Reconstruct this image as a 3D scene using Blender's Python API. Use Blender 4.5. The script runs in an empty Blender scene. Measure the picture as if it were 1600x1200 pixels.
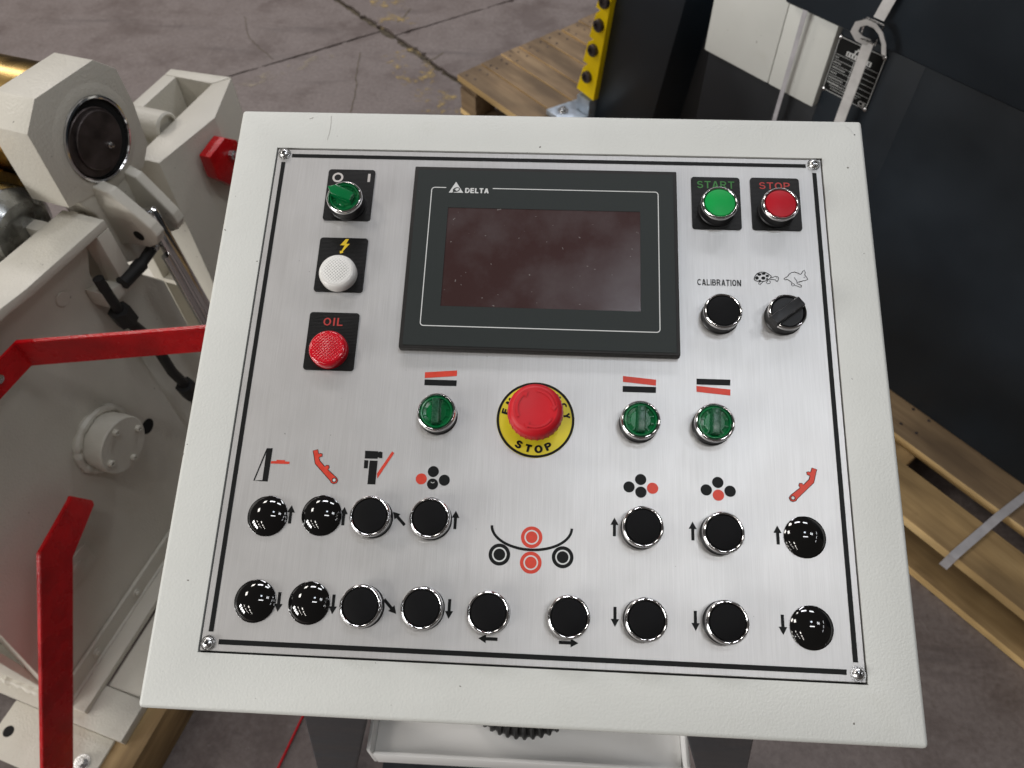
import bpy, bmesh, math, random
from mathutils import Matrix, Vector
random.seed(7)
sc = bpy.context.scene
COL = sc.collection
R_ = math.radians

# ------------------------------------------------------------------ camera
cam_d = bpy.data.cameras.new('camera')
cam = bpy.data.objects.new('camera', cam_d); COL.objects.link(cam)
sc.camera = cam
cam_d.sensor_width = 36.0; cam_d.lens = 27.0
cam_d.clip_start = 0.02; cam_d.clip_end = 100
cam.matrix_world = Matrix((
    (0.99851519, -0.03304463, 0.04330658, 0.00632695),
    (0.05258261, 0.79234853, -0.60779839, -0.35722458),
    (-0.01422943, 0.60917310, 0.79290961, 1.46474575),
    (0, 0, 0, 1)))
cam_d.dof.use_dof = True
cam_d.dof.focus_distance = 0.58
cam_d.dof.aperture_fstop = 11.0

# ------------------------------------------------------------------ light
world = bpy.data.worlds.new('World'); sc.world = world
world.use_nodes = True
bg = world.node_tree.nodes['Background']
bg.inputs[0].default_value = (1.0, 0.90, 0.82, 1)
bg.inputs[1].default_value = 0.06

def lamp(loc, sx, sy, power, col=(1, 0.97, 0.93), aim=None):
    d = bpy.data.lights.new('hall_light', 'AREA')  # one name for lamps, roof lights and windows, all out of view
    d.shape = 'RECTANGLE'; d.size = sx; d.size_y = sy; d.energy = power; d.color = col
    o = bpy.data.objects.new('hall_light', d); COL.objects.link(o)
    o.location = loc
    if aim is not None:
        o.rotation_euler = (Vector(aim) - Vector(loc)).to_track_quat('-Z', 'Y').to_euler()
    return o
# rows of hall lamps: warm on the left and behind, cooler on the right and towards the back
WARM = (1.0, 0.945, 0.88); COOL = (0.95, 0.965, 1.0)
for y in (-13.0, -10.4, -7.8, -5.2):
    lamp((-4.4, y, 6.2), 0.5, 1.3, 50, WARM)
    lamp((-8.4, y, 6.2), 0.5, 1.3, 50, WARM)
for y in (-3.4, -1.2, 1.0):
    lamp((7.6, y, 6.2), 0.5, 1.3, 18, COOL)
for y in (-8.6, -6.9, -5.2, -3.5):          # tall windows in the side wall, left and behind
    lamp((-9.5, y, 3.2), 0.9, 1.9, 150, (1.0, 0.985, 0.96), (0, 0.5, 0.9))
# roof lights
lamp((-6.2, 1.2, 6.4), 1.6, 1.6, 140, WARM)
lamp((-4.4, 5.6, 6.4), 1.6, 1.6, 130, WARM)
lamp((-0.8, 5.4, 6.4), 2.2, 0.9, 150, (0.97, 0.95, 1.0))
lamp((2.4, 4.9, 6.4), 1.8, 0.9, 90, COOL)
lamp((1.2, -1.6, 6.4), 1.8, 0.32, 34, (0.99, 0.99, 1.0))
lamp((0.98, 0.0, 6.2), 0.55, 0.5, 15, (0.82, 0.90, 1.0))
for x in (3.3, 3.75, 4.2):
    lamp((x, -0.2, 6.2), 0.22, 0.9, 11, COOL)

sc.view_settings.view_transform = 'Standard'
sc.view_settings.look = 'None'
sc.view_settings.exposure = 0.24
sc.view_settings.gamma = 1.0
sc.view_settings.use_curve_mapping = False
sc.cycles.max_bounces = 8
sc.cycles.caustics_reflective = False
sc.cycles.caustics_refractive = False

# ------------------------------------------------------------------ materials
def newmat(name):
    m = bpy.data.materials.new(name); m.use_nodes = True
    nt = m.node_tree
    return m, nt, nt.nodes['Principled BSDF']

def N(nt, typ, **kw):
    n = nt.nodes.new(typ)
    for k, v in kw.items():
        setattr(n, k, v)
    return n

def coords(nt, scale=(1, 1, 1), rnd=False):
    tc = N(nt, 'ShaderNodeTexCoord'); mp = N(nt, 'ShaderNodeMapping')
    mp.inputs['Scale'].default_value = scale
    nt.links.new(tc.outputs['Object'], mp.inputs['Vector'])
    if rnd:
        oi = N(nt, 'ShaderNodeObjectInfo'); ml = N(nt, 'ShaderNodeMath', operation='MULTIPLY')
        ml.inputs[1].default_value = 37.0
        nt.links.new(oi.outputs['Random'], ml.inputs[0])
        nt.links.new(ml.outputs[0], mp.inputs['Location'])
    return mp.outputs['Vector']

def noise(nt, vec, scale, detail=3, rough=0.55):
    n = N(nt, 'ShaderNodeTexNoise')
    n.inputs['Scale'].default_value = scale; n.inputs['Detail'].default_value = detail
    n.inputs['Roughness'].default_value = rough
    nt.links.new(vec, n.inputs['Vector'])
    return n.outputs['Fac']

def ramp(nt, fac, stops):
    r = N(nt, 'ShaderNodeValToRGB')
    el = r.color_ramp.elements
    while len(el) > 1:
        el.remove(el[-1])
    el[0].position = stops[0][0]; el[0].color = tuple(stops[0][1]) + (1,)
    for p, c in stops[1:]:
        e = el.new(p); e.color = tuple(c) + (1,)
    nt.links.new(fac, r.inputs['Fac'])
    return r.outputs['Color']

def grey(v):
    return (v, v, v)

def mixc(nt, fac, a, b, mode='MIX'):
    m = N(nt, 'ShaderNodeMix', data_type='RGBA', blend_type=mode)
    for sock, v in ((0, fac), (6, a), (7, b)):
        if hasattr(v, 'is_linked'):
            nt.links.new(v, m.inputs[sock])
        elif isinstance(v, (tuple, list)):
            m.inputs[sock].default_value = tuple(v) + ((1,) if len(v) == 3 else ())
        else:
            m.inputs[sock].default_value = v
    return m.outputs[2]

def bump(nt, bsdf, fac, strength, dist):
    b = N(nt, 'ShaderNodeBump')
    b.inputs['Strength'].default_value = strength; b.inputs['Distance'].default_value = dist
    nt.links.new(fac, b.inputs['Height'])
    nt.links.new(b.outputs['Normal'], bsdf.inputs['Normal'])
    return b

def simple(name, col, rough=0.5, metal=0.0, coat=0.0, var=0.0, vscale=60, bmp=None, spec=0.5):
    m, nt, b = newmat(name)
    b.inputs['Base Color'].default_value = tuple(col) + (1,)
    b.inputs['Roughness'].default_value = rough
    b.inputs['Metallic'].default_value = metal
    b.inputs['Coat Weight'].default_value = coat
    b.inputs['Specular IOR Level'].default_value = spec
    if var or bmp:
        v = coords(nt)
    if var:
        f = noise(nt, v, vscale)
        c = ramp(nt, f, [(0.3, [x * (1 - var) for x in col]), (0.7, [min(1, x * (1 + var)) for x in col])])
        nt.links.new(c, b.inputs['Base Color'])
        rr = ramp(nt, f, [(0.3, grey(max(0.02, rough - 0.08))), (0.7, grey(min(1, rough + 0.08)))])
        nt.links.new(rr, b.inputs['Roughness'])
    if bmp:
        bump(nt, b, noise(nt, v, bmp[0], 2), bmp[1], bmp[2])
    return m

def powder(name, col, scale=420, strength=0.55, rough=0.42, dirt=0.5):
    m, nt, b = newmat(name)
    v = coords(nt)
    big = noise(nt, v, 7, 5)
    spots = noise(nt, v, 150, 2, 0.5)
    c = ramp(nt, big, [(0.3, [x * 0.93 for x in col]), (0.65, col)])
    smear = ramp(nt, noise(nt, v, 16, 4, 0.65), [(0.60, grey(0)), (0.78, grey(0.35 * dirt))])
    c = mixc(nt, smear, c, (col[0] * 0.72, col[1] * 0.70, col[2] * 0.62))
    dots = ramp(nt, spots, [(0.755, grey(0)), (0.775, grey(1))])
    c = mixc(nt, dots, c, (0.16, 0.15, 0.13))
    nt.links.new(c, b.inputs['Base Color'])
    rr = ramp(nt, noise(nt, v, 30, 3), [(0.3, grey(rough - 0.06)), (0.7, grey(rough + 0.1))])
    nt.links.new(rr, b.inputs['Roughness'])
    bump(nt, b, noise(nt, v, scale, 2, 0.5), strength, 0.0011)
    return m

M = {}
M['cream'] = powder('cream_powder_coat', (0.655, 0.665, 0.63), 600, 0.22)
M['machine_cream'] = powder('machine_cream_paint', (0.63, 0.60, 0.525), 260, 0.6, 0.4, 0.8)
M['black_print'] = simple('black_print', (0.006, 0.0065, 0.0065), 0.5, spec=0.2)
M['red_print'] = simple('red_print', (0.62, 0.045, 0.020), 0.45, var=0.08, vscale=300)
M['white_print'] = simple('white_print', (0.62, 0.63, 0.62), 0.5)
M['tan_print'] = simple('tan_print', (0.55, 0.52, 0.50), 0.5)
M['green_print'] = simple('green_print', (0.03, 0.17, 0.03), 0.5)
M['oil_print'] = simple('dull_red_print', (0.42, 0.035, 0.03), 0.5)
M['yellow_print'] = simple('yellow_print', (0.75, 0.52, 0.02), 0.5)
M['chrome'] = simple('chrome', (0.74, 0.74, 0.75), 0.11, 1.0)
M['steel'] = simple('zinc_steel', (0.62, 0.62, 0.62), 0.25, 1.0, var=0.15, vscale=500)
M['black_plastic'] = simple('black_plastic', (0.010, 0.010, 0.011), 0.4, var=0.2, vscale=200, spec=0.35)
M['cap_black'] = simple('matt_black_cap', (0.0045, 0.0045, 0.005), 0.55, bmp=(2500, 0.25, 0.0004), spec=0.12)
M['gloss_black'] = simple('gloss_black', (0.004, 0.004, 0.004), 0.06, coat=0.5)
M['cap_green'] = simple('green_cap', (0.0, 0.33, 0.06), 0.42, var=0.05, spec=0.25)
M['cap_red'] = simple('red_cap', (0.42, 0.003, 0.012), 0.42, var=0.05, spec=0.25)
M['mushroom'] = simple('mushroom_red', (0.56, 0.010, 0.018), 0.42, bmp=(1500, 0.12, 0.0003), var=0.06, spec=0.35)
M['yellow_label'] = simple('yellow_label', (0.72, 0.60, 0.02), 0.42, bmp=(900, 0.12, 0.0003))
M['dark_gap'] = simple('dark_gap', (0.01, 0.01, 0.01), 0.8)
M['rubber'] = simple('black_rubber', (0.012, 0.012, 0.012), 0.55, var=0.3)
M['hmi_frame'] = simple('hmi_frame', (0.016, 0.015, 0.014), 0.5, var=0.1, vscale=300, spec=0.3)
M['hmi_overlay'] = simple('hmi_overlay', (0.022, 0.027, 0.026), 0.5, bmp=(3000, 0.25, 0.0003), spec=0.25)
M['red_paint'] = simple('red_paint', (0.48, 0.0015, 0.005), 0.26, bmp=(330, 0.55, 0.0012), var=0.2, vscale=25, spec=0.45)
M['yellow_paint'] = simple('yellow_paint', (0.93, 0.66, 0.002), 0.45, var=0.05, vscale=30, spec=0.3)
M['navy'] = simple('navy_paint', (0.0065, 0.0120, 0.0185), 0.42, var=0.22, vscale=5, bmp=(350, 0.2, 0.0006))
M['navy_dark'] = simple('dark_navy_paint', (0.008, 0.010, 0.013), 0.45, var=0.2, vscale=8)
M['leg_navy'] = simple('leg_navy', (0.028, 0.032, 0.038), 0.4, var=0.3, vscale=14)
M['white_gloss'] = simple('light_grey_tray', (0.84, 0.84, 0.83), 0.35)
M['strap'] = simple('white_strap', (0.58, 0.57, 0.56), 0.4, bmp=(600, 0.3, 0.0006), var=0.12, vscale=40)
M['grey_strap'] = simple('grey_strap', (0.42, 0.41, 0.43), 0.35, var=0.15, vscale=30)
M['brass'] = simple('rusty_gold_roll', (0.42, 0.28, 0.10), 0.3, 1.0, var=0.4, vscale=14)
M['dark_steel'] = simple('dark_greased_steel', (0.085, 0.07, 0.068), 0.38, 0.6, var=0.35, vscale=40)
M['ring_steel'] = simple('ring_steel', (0.30, 0.31, 0.31), 0.25, 1.0, var=0.4, vscale=50)
M['galv'] = simple('galvanised', (0.42, 0.48, 0.55), 0.35, 0.6, var=0.25, vscale=40)
M['wire_red'] = simple('red_wire', (0.50, 0.006, 0.015), 0.4)
M['scuff'] = simple('grey_scuff', (0.40, 0.385, 0.35), 0.6)
M['bore'] = simple('dark_bore', (0.004, 0.004, 0.004), 0.9)

def legend_mat():
    m, nt, b = newmat('black_legend_plastic')
    b.inputs['Base Color'].default_value = (0.005, 0.005, 0.005, 1)
    b.inputs['Roughness'].default_value = 0.45
    b.inputs['Specular IOR Level'].default_value = 0.22
    v = coords(nt)
    w = N(nt, 'ShaderNodeTexWave', wave_type='BANDS', bands_direction='Y')
    w.inputs['Scale'].default_value = 260
    nt.links.new(v, w.inputs['Vector'])
    bump(nt, b, w.outputs['Fac'], 0.35, 0.0004)
    return m
M['legend'] = legend_mat()

def brushed():
    m, nt, b = newmat('brushed_aluminium')
    v1 = coords(nt, (1600, 26, 1)); v2 = coords(nt)
    fine = noise(nt, v1, 1.0, 3, 0.6)
    v3 = coords(nt, (420, 9, 1)); mid = noise(nt, v3, 1.0, 2)
    big = noise(nt, v2, 9, 4, 0.6)
    c = ramp(nt, fine, [(0.25, (0.55, 0.545, 0.535)), (0.75, (0.72, 0.715, 0.705))])
    c = mixc(nt, 0.35, c, ramp(nt, mid, [(0.3, (0.58, 0.575, 0.565)), (0.7, (0.70, 0.695, 0.69))]))
    c = mixc(nt, 0.3, c, ramp(nt, big, [(0.3, (0.62, 0.60, 0.585)), (0.7, (0.67, 0.67, 0.67))]))
    sp = ramp(nt, noise(nt, v2, 210, 2, 0.5), [(0.765, grey(0)), (0.785, grey(0.7))])
    c = mixc(nt, sp, c, (0.22, 0.21, 0.2))
    scr = ramp(nt, noise(nt, coords(nt, (260, 22, 1)), 1.0, 1, 0.4), [(0.80, grey(0)), (0.83, grey(0.35))])
    c = mixc(nt, scr, c, (0.35, 0.34, 0.33))
    nt.links.new(c, b.inputs['Base Color'])
    b.inputs['Metallic'].default_value = 0.82
    rr = ramp(nt, noise(nt, v2, 22, 4), [(0.3, grey(0.43)), (0.7, grey(0.47))])
    nt.links.new(rr, b.inputs['Roughness'])
    bump(nt, b, fine, 0.16, 0.0004)
    return m
M['alu'] = brushed()

def screen_mat():
    m, nt, b = newmat('dark_screen')
    v = coords(nt)
    dust = ramp(nt, noise(nt, v, 330, 1, 0.5), [(0.765, grey(0)), (0.785, grey(0.5))])
    smudge_sheen = ramp(nt, noise(nt, v, 22, 5, 0.6), [(0.42, grey(0.02)), (0.80, grey(0.34))])  # smudges plus a pale ceiling reflection put into the colour
    base = mixc(nt, smudge_sheen, (0.044, 0.0205, 0.0195), (0.15, 0.14, 0.145))  # red-brown base carries the ceiling's reflection as colour
    base = mixc(nt, dust, base, (0.30, 0.28, 0.27))
    nt.links.new(base, b.inputs['Base Color'])
    rr = ramp(nt, noise(nt, v, 20, 3, 0.5), [(0.3, grey(0.17)), (0.7, grey(0.25))])
    nt.links.new(rr, b.inputs['Roughness'])
    return m
M['screen'] = screen_mat()

def lens(name, col, trans=0.55):
    m, nt, b = newmat(name)
    b.inputs['Base Color'].default_value = tuple(col) + (1,)
    b.inputs['Roughness'].default_value = 0.22
    b.inputs['Transmission Weight'].default_value = trans
    b.inputs['IOR'].default_value = 1.49
    return m
M['lens_green'] = lens('green_translucent', (0.002, 0.20, 0.055), 0.25)
M['grip_green'] = simple('dark_green_grip', (0.012, 0.075, 0.035), 0.28, var=0.3, vscale=400)
M['green_inner'] = simple('green_inner', (0.05, 0.40, 0.16), 0.5)

def pilot(name, col, rough=0.2):
    m, nt, b = newmat(name)
    b.inputs['Base Color'].default_value = tuple(col) + (1,)
    b.inputs['Roughness'].default_value = rough
    b.inputs['Coat Weight'].default_value = 0.6
    b.inputs['Coat Roughness'].default_value = 0.08
    b.inputs['Subsurface Weight'].default_value = 0.0
    v = coords(nt)
    vo = N(nt, 'ShaderNodeTexVoronoi')
    vo.inputs['Scale'].default_value = 520; vo.inputs['Randomness'].default_value = 0.0
    rt = N(nt, 'ShaderNodeMapping'); rt.inputs['Rotation'].default_value = (0, 0, 0.78)
    nt.links.new(v, rt.inputs['Vector']); nt.links.new(rt.outputs['Vector'], vo.inputs['Vector'])
    c = ramp(nt, vo.outputs['Distance'], [(0.10, [x * 0.42 for x in col]), (0.42, col)])
    nt.links.new(c, b.inputs['Base Color'])
    bump(nt, b, vo.outputs['Distance'], 0.8, 0.0007)
    return m
M['pilot_red'] = pilot('red_pilot_lens', (0.62, 0.006, 0.018))
M['pilot_rim_red'] = simple('red_lens_rim', (0.55, 0.003, 0.014), 0.14, coat=0.4)
M['pilot_rim_white'] = simple('white_lens_rim', (0.74, 0.73, 0.70), 0.2)
M['pilot_white'] = pilot('white_pilot_lens', (0.80, 0.79, 0.76), 0.3)

def wood(name, a, b_, c_):
    m, nt, b = newmat(name)
    v = coords(nt, (1.6, 26, 26), True)
    v2 = coords(nt, (3, 7, 7), True)
    g = noise(nt, v, 1.6, 6, 0.65)
    k = noise(nt, v2, 1.3, 3, 0.5)
    c = ramp(nt, g, [(0.28, b_), (0.5, a), (0.75, c_)])
    dark = ramp(nt, k, [(0.36, grey(0.75)), (0.62, grey(0))])
    c = mixc(nt, dark, c, [x * 0.5 for x in b_])
    knots = ramp(nt, noise(nt, coords(nt, (9, 22, 22), True), 1.0, 1), [(0.74, grey(0)), (0.79, grey(0.85))])
    c = mixc(nt, knots, c, (0.035, 0.02, 0.012))
    nt.links.new(c, b.inputs['Base Color'])
    b.inputs['Roughness'].default_value = 0.72
    bump(nt, b, g, 0.45, 0.002)
    return m
M['wood'] = wood('pallet_wood', (0.45, 0.30, 0.135), (0.24, 0.15, 0.065), (0.60, 0.42, 0.20))
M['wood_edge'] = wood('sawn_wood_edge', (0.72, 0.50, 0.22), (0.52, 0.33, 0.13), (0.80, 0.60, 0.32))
M['wood_grey'] = wood('aged_pallet_wood', (0.26, 0.175, 0.095), (0.155, 0.10, 0.055), (0.34, 0.24, 0.135))

def concrete():
    m, nt, b = newmat('worn_painted_concrete')
    v = coords(nt)
    big = noise(nt, v, 1.7, 6, 0.62)
    mid = noise(nt, v, 9, 6, 0.65)
    fine = noise(nt, v, 85, 4, 0.7)
    c = ramp(nt, big, [(0.32, (0.125, 0.096, 0.086)), (0.5, (0.165, 0.136, 0.128)), (0.68, (0.215, 0.184, 0.178))])
    c2 = ramp(nt, mid, [(0.3, (0.105, 0.078, 0.066)), (0.7, (0.215, 0.180, 0.168))])
    c = mixc(nt, 0.45, c, c2)
    c = mixc(nt, 0.45, c, ramp(nt, fine, [(0.28, (0.06, 0.045, 0.040)), (0.72, (0.235, 0.20, 0.19))]))
    stain = ramp(nt, noise(nt, v, 3.4, 5, 0.7), [(0.36, grey(0.6)), (0.48, grey(0))])
    c = mixc(nt, stain, c, (0.085, 0.062, 0.056))
    pale = ramp(nt, noise(nt, v, 55, 3, 0.6), [(0.70, grey(0)), (0.76, grey(0.5))])
    c = mixc(nt, pale, c, (0.30, 0.28, 0.27))
    # long dark streaks dragged over the slab
    st = ramp(nt, noise(nt, coords(nt, (1.0, 7.0, 1)), 1.5, 4, 0.7), [(0.30, grey(0.55)), (0.42, grey(0))])
    c = mixc(nt, st, c, (0.075, 0.06, 0.058))
    nt.links.new(c, b.inputs['Base Color'])
    rr = ramp(nt, mid, [(0.3, grey(0.42)), (0.7, grey(0.7))])
    nt.links.new(rr, b.inputs['Roughness'])
    bump(nt, b, fine, 0.35, 0.003)
    return m
M['concrete'] = concrete()
def worn(name, col, lo, hi, sc_):
    m, nt, b = newmat(name)
    b.inputs['Base Color'].default_value = tuple(col) + (1,); b.inputs['Roughness'].default_value = 0.7
    v = coords(nt)
    f = ramp(nt, noise(nt, v, sc_, 6, 0.72), [(lo, grey(0)), (hi, grey(0.8))])
    nt.links.new(f, b.inputs['Alpha'])
    return m
M['worn_yellow'] = worn('worn_yellow_paint', (0.42, 0.30, 0.11), 0.53, 0.66, 17)
M['worn_pale'] = worn('worn_pale_paint', (0.34, 0.29, 0.22), 0.50, 0.66, 20)
M['joint_dirt'] = simple('joint_dirt', (0.085, 0.068, 0.045), 0.9, var=0.5, vscale=60, bmp=(150, 0.8, 0.004))

# ------------------------------------------------------------------ mesh helpers
def faces_of(vs):
    return list({f for v in vs for f in v.link_faces})

def finish_piece(bm, vs, bev, seg, mi, mtx):
    if bev:
        es = list({e for v in vs for e in v.link_edges})
        r = bmesh.ops.bevel(bm, geom=es, offset=bev, segments=seg, affect='EDGES', profile=0.6, clamp_overlap=True)
        vs = list({v for f in r['faces'] for v in f.verts} | {v for v in vs if v.is_valid})
        allv = set(vs)
        stack = list(vs)
        while stack:
            v = stack.pop()
            for e in v.link_edges:
                o = e.other_vert(v)
                if o not in allv:
                    allv.add(o); stack.append(o)
        vs = list(allv)
    for f in faces_of(vs):
        f.material_index = mi
    if mtx is not None:
        bmesh.ops.transform(bm, matrix=mtx, verts=vs)
    return vs

def prism(bm, pts, lo, hi, axis='z', bev=0, seg=2, mi=0, mtx=None):
    def p3(a, b, h):
        return {'z': (a, b, h), 'x': (h, a, b), 'y': (a, h, b)}[axis]
    lo_v = [bm.verts.new(p3(a, b, lo)) for a, b in pts]
    hi_v = [bm.verts.new(p3(a, b, hi)) for a, b in pts]
    n = len(pts)
    bm.faces.new(lo_v[::-1]); bm.faces.new(hi_v)
    for i in range(n):
        j = (i + 1) % n
        bm.faces.new((lo_v[i], lo_v[j], hi_v[j], hi_v[i]))
    fs = faces_of(lo_v + hi_v)
    bmesh.ops.recalc_face_normals(bm, faces=fs)
    return finish_piece(bm, lo_v + hi_v, bev, seg, mi, mtx)

def box(bm, x0, x1, y0, y1, z0, z1, bev=0, seg=2, mi=0, mtx=None):
    return prism(bm, [(x0, y0), (x1, y0), (x1, y1), (x0, y1)], z0, z1, 'z', bev, seg, mi, mtx)

def lathe(bm, prof, seg=40, mtx=None, mi=0):
    rings = []; vs = []
    for r, z in prof:
        if r < 1e-6:
            ring = [bm.verts.new((0, 0, z))]
        else:
            ring = [bm.verts.new((r * math.cos(2 * math.pi * i / seg), r * math.sin(2 * math.pi * i / seg), z)) for i in range(seg)]
        rings.append(ring); vs += ring
    for a, b in zip(rings, rings[1:]):
        for i in range(seg):
            j = (i + 1) % seg
            q = [a[i % len(a)], a[j % len(a)], b[j % len(b)], b[i % len(b)]]
            u = []
            for v in q:
                if v not in u:
                    u.append(v)
            if len(u) > 2:
                bm.faces.new(u)
    fs = faces_of(vs)
    bmesh.ops.recalc_face_normals(bm, faces=fs)
    return finish_piece(bm, vs, 0, 1, mi, mtx)

def tube(bm, pts, r, seg=12, mi=0, cap=True):
    pts = [Vector(p) for p in pts]; rad = r if isinstance(r, (list, tuple)) else [r] * len(pts)
    rings = []; up = Vector((0.13, 0.31, 0.94)); vs = []
    for i, p in enumerate(pts):
        t = (pts[min(i + 1, len(pts) - 1)] - pts[max(i - 1, 0)]).normalized()
        a = t.cross(up)
        if a.length < 0.05:
            a = t.cross(Vector((1, 0, 0)))
        a.normalize(); b = t.cross(a).normalized()
        ring = [bm.verts.new(p + (a * math.cos(2 * math.pi * k / seg) + b * math.sin(2 * math.pi * k / seg)) * rad[i]) for k in range(seg)]
        rings.append(ring); vs += ring
    for a, b in zip(rings, rings[1:]):
        for k in range(seg):
            bm.faces.new((a[k], a[(k + 1) % seg], b[(k + 1) % seg], b[k]))
    if cap:
        bm.faces.new(rings[0][::-1]); bm.faces.new(rings[-1])
    bmesh.ops.recalc_face_normals(bm, faces=faces_of(vs))
    return finish_piece(bm, vs, 0, 1, mi, None)

def ribbon(bm, left, right, th, nrm, mi=0):
    """a flat strip with thickness: two rows of edge points and a thickness direction"""
    nrm = Vector(nrm).normalized() * th
    L = [Vector(p) for p in left]; Rr = [Vector(p) for p in right]
    rows = [[bm.verts.new(a), bm.verts.new(b), bm.verts.new(b + nrm), bm.verts.new(a + nrm)] for a, b in zip(L, Rr)]
    vs = [v for r in rows for v in r]
    for a, b in zip(rows, rows[1:]):
        for k in range(4):
            bm.faces.new((a[k], a[(k + 1) % 4], b[(k + 1) % 4], b[k]))
    bm.faces.new(rows[0][::-1]); bm.faces.new(rows[-1])
    bmesh.ops.recalc_face_normals(bm, faces=faces_of(vs))
    return finish_piece(bm, vs, 0, 1, mi, None)

def flat(bm, pts, z, mi=0):
    vs = [bm.verts.new((x, y, z)) for x, y in pts]
    f = bm.faces.new(vs); f.normal_update()
    if f.normal.z < 0:
        f.normal_flip()
    f.material_index = mi

def disc(cx, cy, r, n=28):
    return [(cx + r * math.cos(2 * math.pi * i / n), cy + r * math.sin(2 * math.pi * i / n)) for i in range(n)]

def ringflat(bm, cx, cy, r0, r1, z, mi=0, n=40):
    a = [bm.verts.new((x, y, z)) for x, y in disc(cx, cy, r0, n)]
    b = [bm.verts.new((x, y, z)) for x, y in disc(cx, cy, r1, n)]
    for i in range(n):
        f = bm.faces.new((a[i], b[i], b[(i + 1) % n], a[(i + 1) % n])); f.material_index = mi

def stroke(bm, pts, w, z, mi=0, closed=False):
    """a flat printed line along a polyline"""
    P = [Vector((x, y)) for x, y in pts]; n = len(P); rows = []
    for i in range(n):
        if closed:
            t = P[(i + 1) % n] - P[i - 1]
        else:
            t = P[min(i + 1, n - 1)] - P[max(i - 1, 0)]
        t.normalize(); o = Vector((-t.y, t.x)) * w / 2
        rows.append((bm.verts.new((P[i].x + o.x, P[i].y + o.y, z)), bm.verts.new((P[i].x - o.x, P[i].y - o.y, z))))
    for i in range(n if closed else n - 1):
        a, b = rows[i], rows[(i + 1) % n]
        f = bm.faces.new((a[0], a[1], b[1], b[0])); f.material_index = mi

def text(bm, body, x0, x1, y0, y1, z, mi=0, bold=0.0, mtx=None):
    """flat letters stretched to fill a rectangle"""
    cu = bpy.data.curves.new('lettering', 'FONT'); cu.body = body; cu.offset = bold; cu.resolution_u = 4
    ob = bpy.data.objects.new('lettering', cu); COL.objects.link(ob)
    dg = bpy.context.evaluated_depsgraph_get()
    me = bpy.data.meshes.new_from_object(ob.evaluated_get(dg))
    bpy.data.objects.remove(ob); bpy.data.curves.remove(cu)
    xs = [v.co.x for v in me.vertices]; ys = [v.co.y for v in me.vertices]
    ax, bx, ay, by = min(xs), max(xs), min(ys), max(ys)
    vs = [bm.verts.new((x0 + (v.co.x - ax) / (bx - ax) * (x1 - x0), y0 + (v.co.y - ay) / (by - ay) * (y1 - y0), z)) for v in me.vertices]
    for p in me.polygons:
        try:
            f = bm.faces.new([vs[i] for i in p.vertices]); f.material_index = mi
        except ValueError:
            pass
    if mtx is not None:
        bmesh.ops.transform(bm, matrix=mtx, verts=vs)
    bpy.data.meshes.remove(me)

def arcp(cx, cy, rx, ry, a0, a1, n=14):
    return [(cx + rx * math.cos(R_(a0 + (a1 - a0) * i / n)), cy + ry * math.sin(R_(a0 + (a1 - a0) * i / n))) for i in range(n + 1)]
h_ = 0.085
GLYPH = {
    'A': (0.72, [[(0.09, 0), (0.34, 0.985)], [(0.38, 0.985), (0.63, 0)], [(0.19, 0.30), (0.53, 0.30)]]),
    'B': (0.66, [[(h_, 0), (h_, 1)], [(h_, 0.915), (0.33, 0.915)] + arcp(0.36, 0.72, 0.17, 0.195, 90, -90) + [(h_, 0.525)], [(0.36, 0.525)] + arcp(0.37, 0.305, 0.205, 0.22, 80, -90) + [(h_, 0.085)]]),
    'C': (0.70, [arcp(0.37, 0.5, 0.285, 0.415, 42, 318, 22)]),
    'D': (0.70, [[(h_, 0), (h_, 1)], [(h_, 0.915), (0.28, 0.915)] + arcp(0.30, 0.5, 0.315, 0.415, 90, -90, 18) + [(h_, 0.085)]]),
    'E': (0.60, [[(h_, 0), (h_, 1)], [(h_, 0.915), (0.58, 0.915)], [(h_, 0.52), (0.54, 0.52)], [(h_, 0.085), (0.60, 0.085)]]),
    'G': (0.74, [arcp(0.37, 0.5, 0.285, 0.415, 42, 340, 22), [(0.40, 0.43), (0.70, 0.43)], [(0.655, 0.47), (0.655, 0.13)]]),
    'I': (0.17, [[(h_, 0), (h_, 1)]]),
    'L': (0.56, [[(h_, 0), (h_, 1)], [(h_, 0.085), (0.56, 0.085)]]),
    'M': (0.82, [[(h_, 0), (h_, 1)], [(0.735, 0), (0.735, 1)], [(0.12, 0.96), (0.41, 0.05)], [(0.41, 0.05), (0.70, 0.96)]]),
    'N': (0.70, [[(h_, 0), (h_, 1)], [(0.615, 0), (0.615, 1)], [(0.11, 0.95), (0.59, 0.05)]]),
    'O': (0.76, [arcp(0.38, 0.5, 0.295, 0.415, 0, 360, 32)]),
    'P': (0.64, [[(h_, 0), (h_, 1)], [(h_, 0.915), (0.33, 0.915)] + arcp(0.35, 0.70, 0.205, 0.215, 90, -90) + [(h_, 0.485)]]),
    'R': (0.70, [[(h_, 0), (h_, 1)], [(h_, 0.915), (0.34, 0.915)] + arcp(0.36, 0.71, 0.205, 0.205, 90, -90) + [(h_, 0.505)], [(0.36, 0.50), (0.62, 0.0)]]),
    'S': (0.66, [arcp(0.33, 0.715, 0.225, 0.20, 18, 262, 14) + arcp(0.33, 0.302, 0.245, 0.217, 82, -165, 14)]),
    'T': (0.64, [[(0, 0.915), (0.64, 0.915)], [(0.32, 0), (0.32, 0.93)]]),
    'Y': (0.68, [[(0.07, 1.0), (0.34, 0.44)], [(0.61, 1.0), (0.34, 0.44)], [(0.34, 0), (0.34, 0.48)]]),
}
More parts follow.
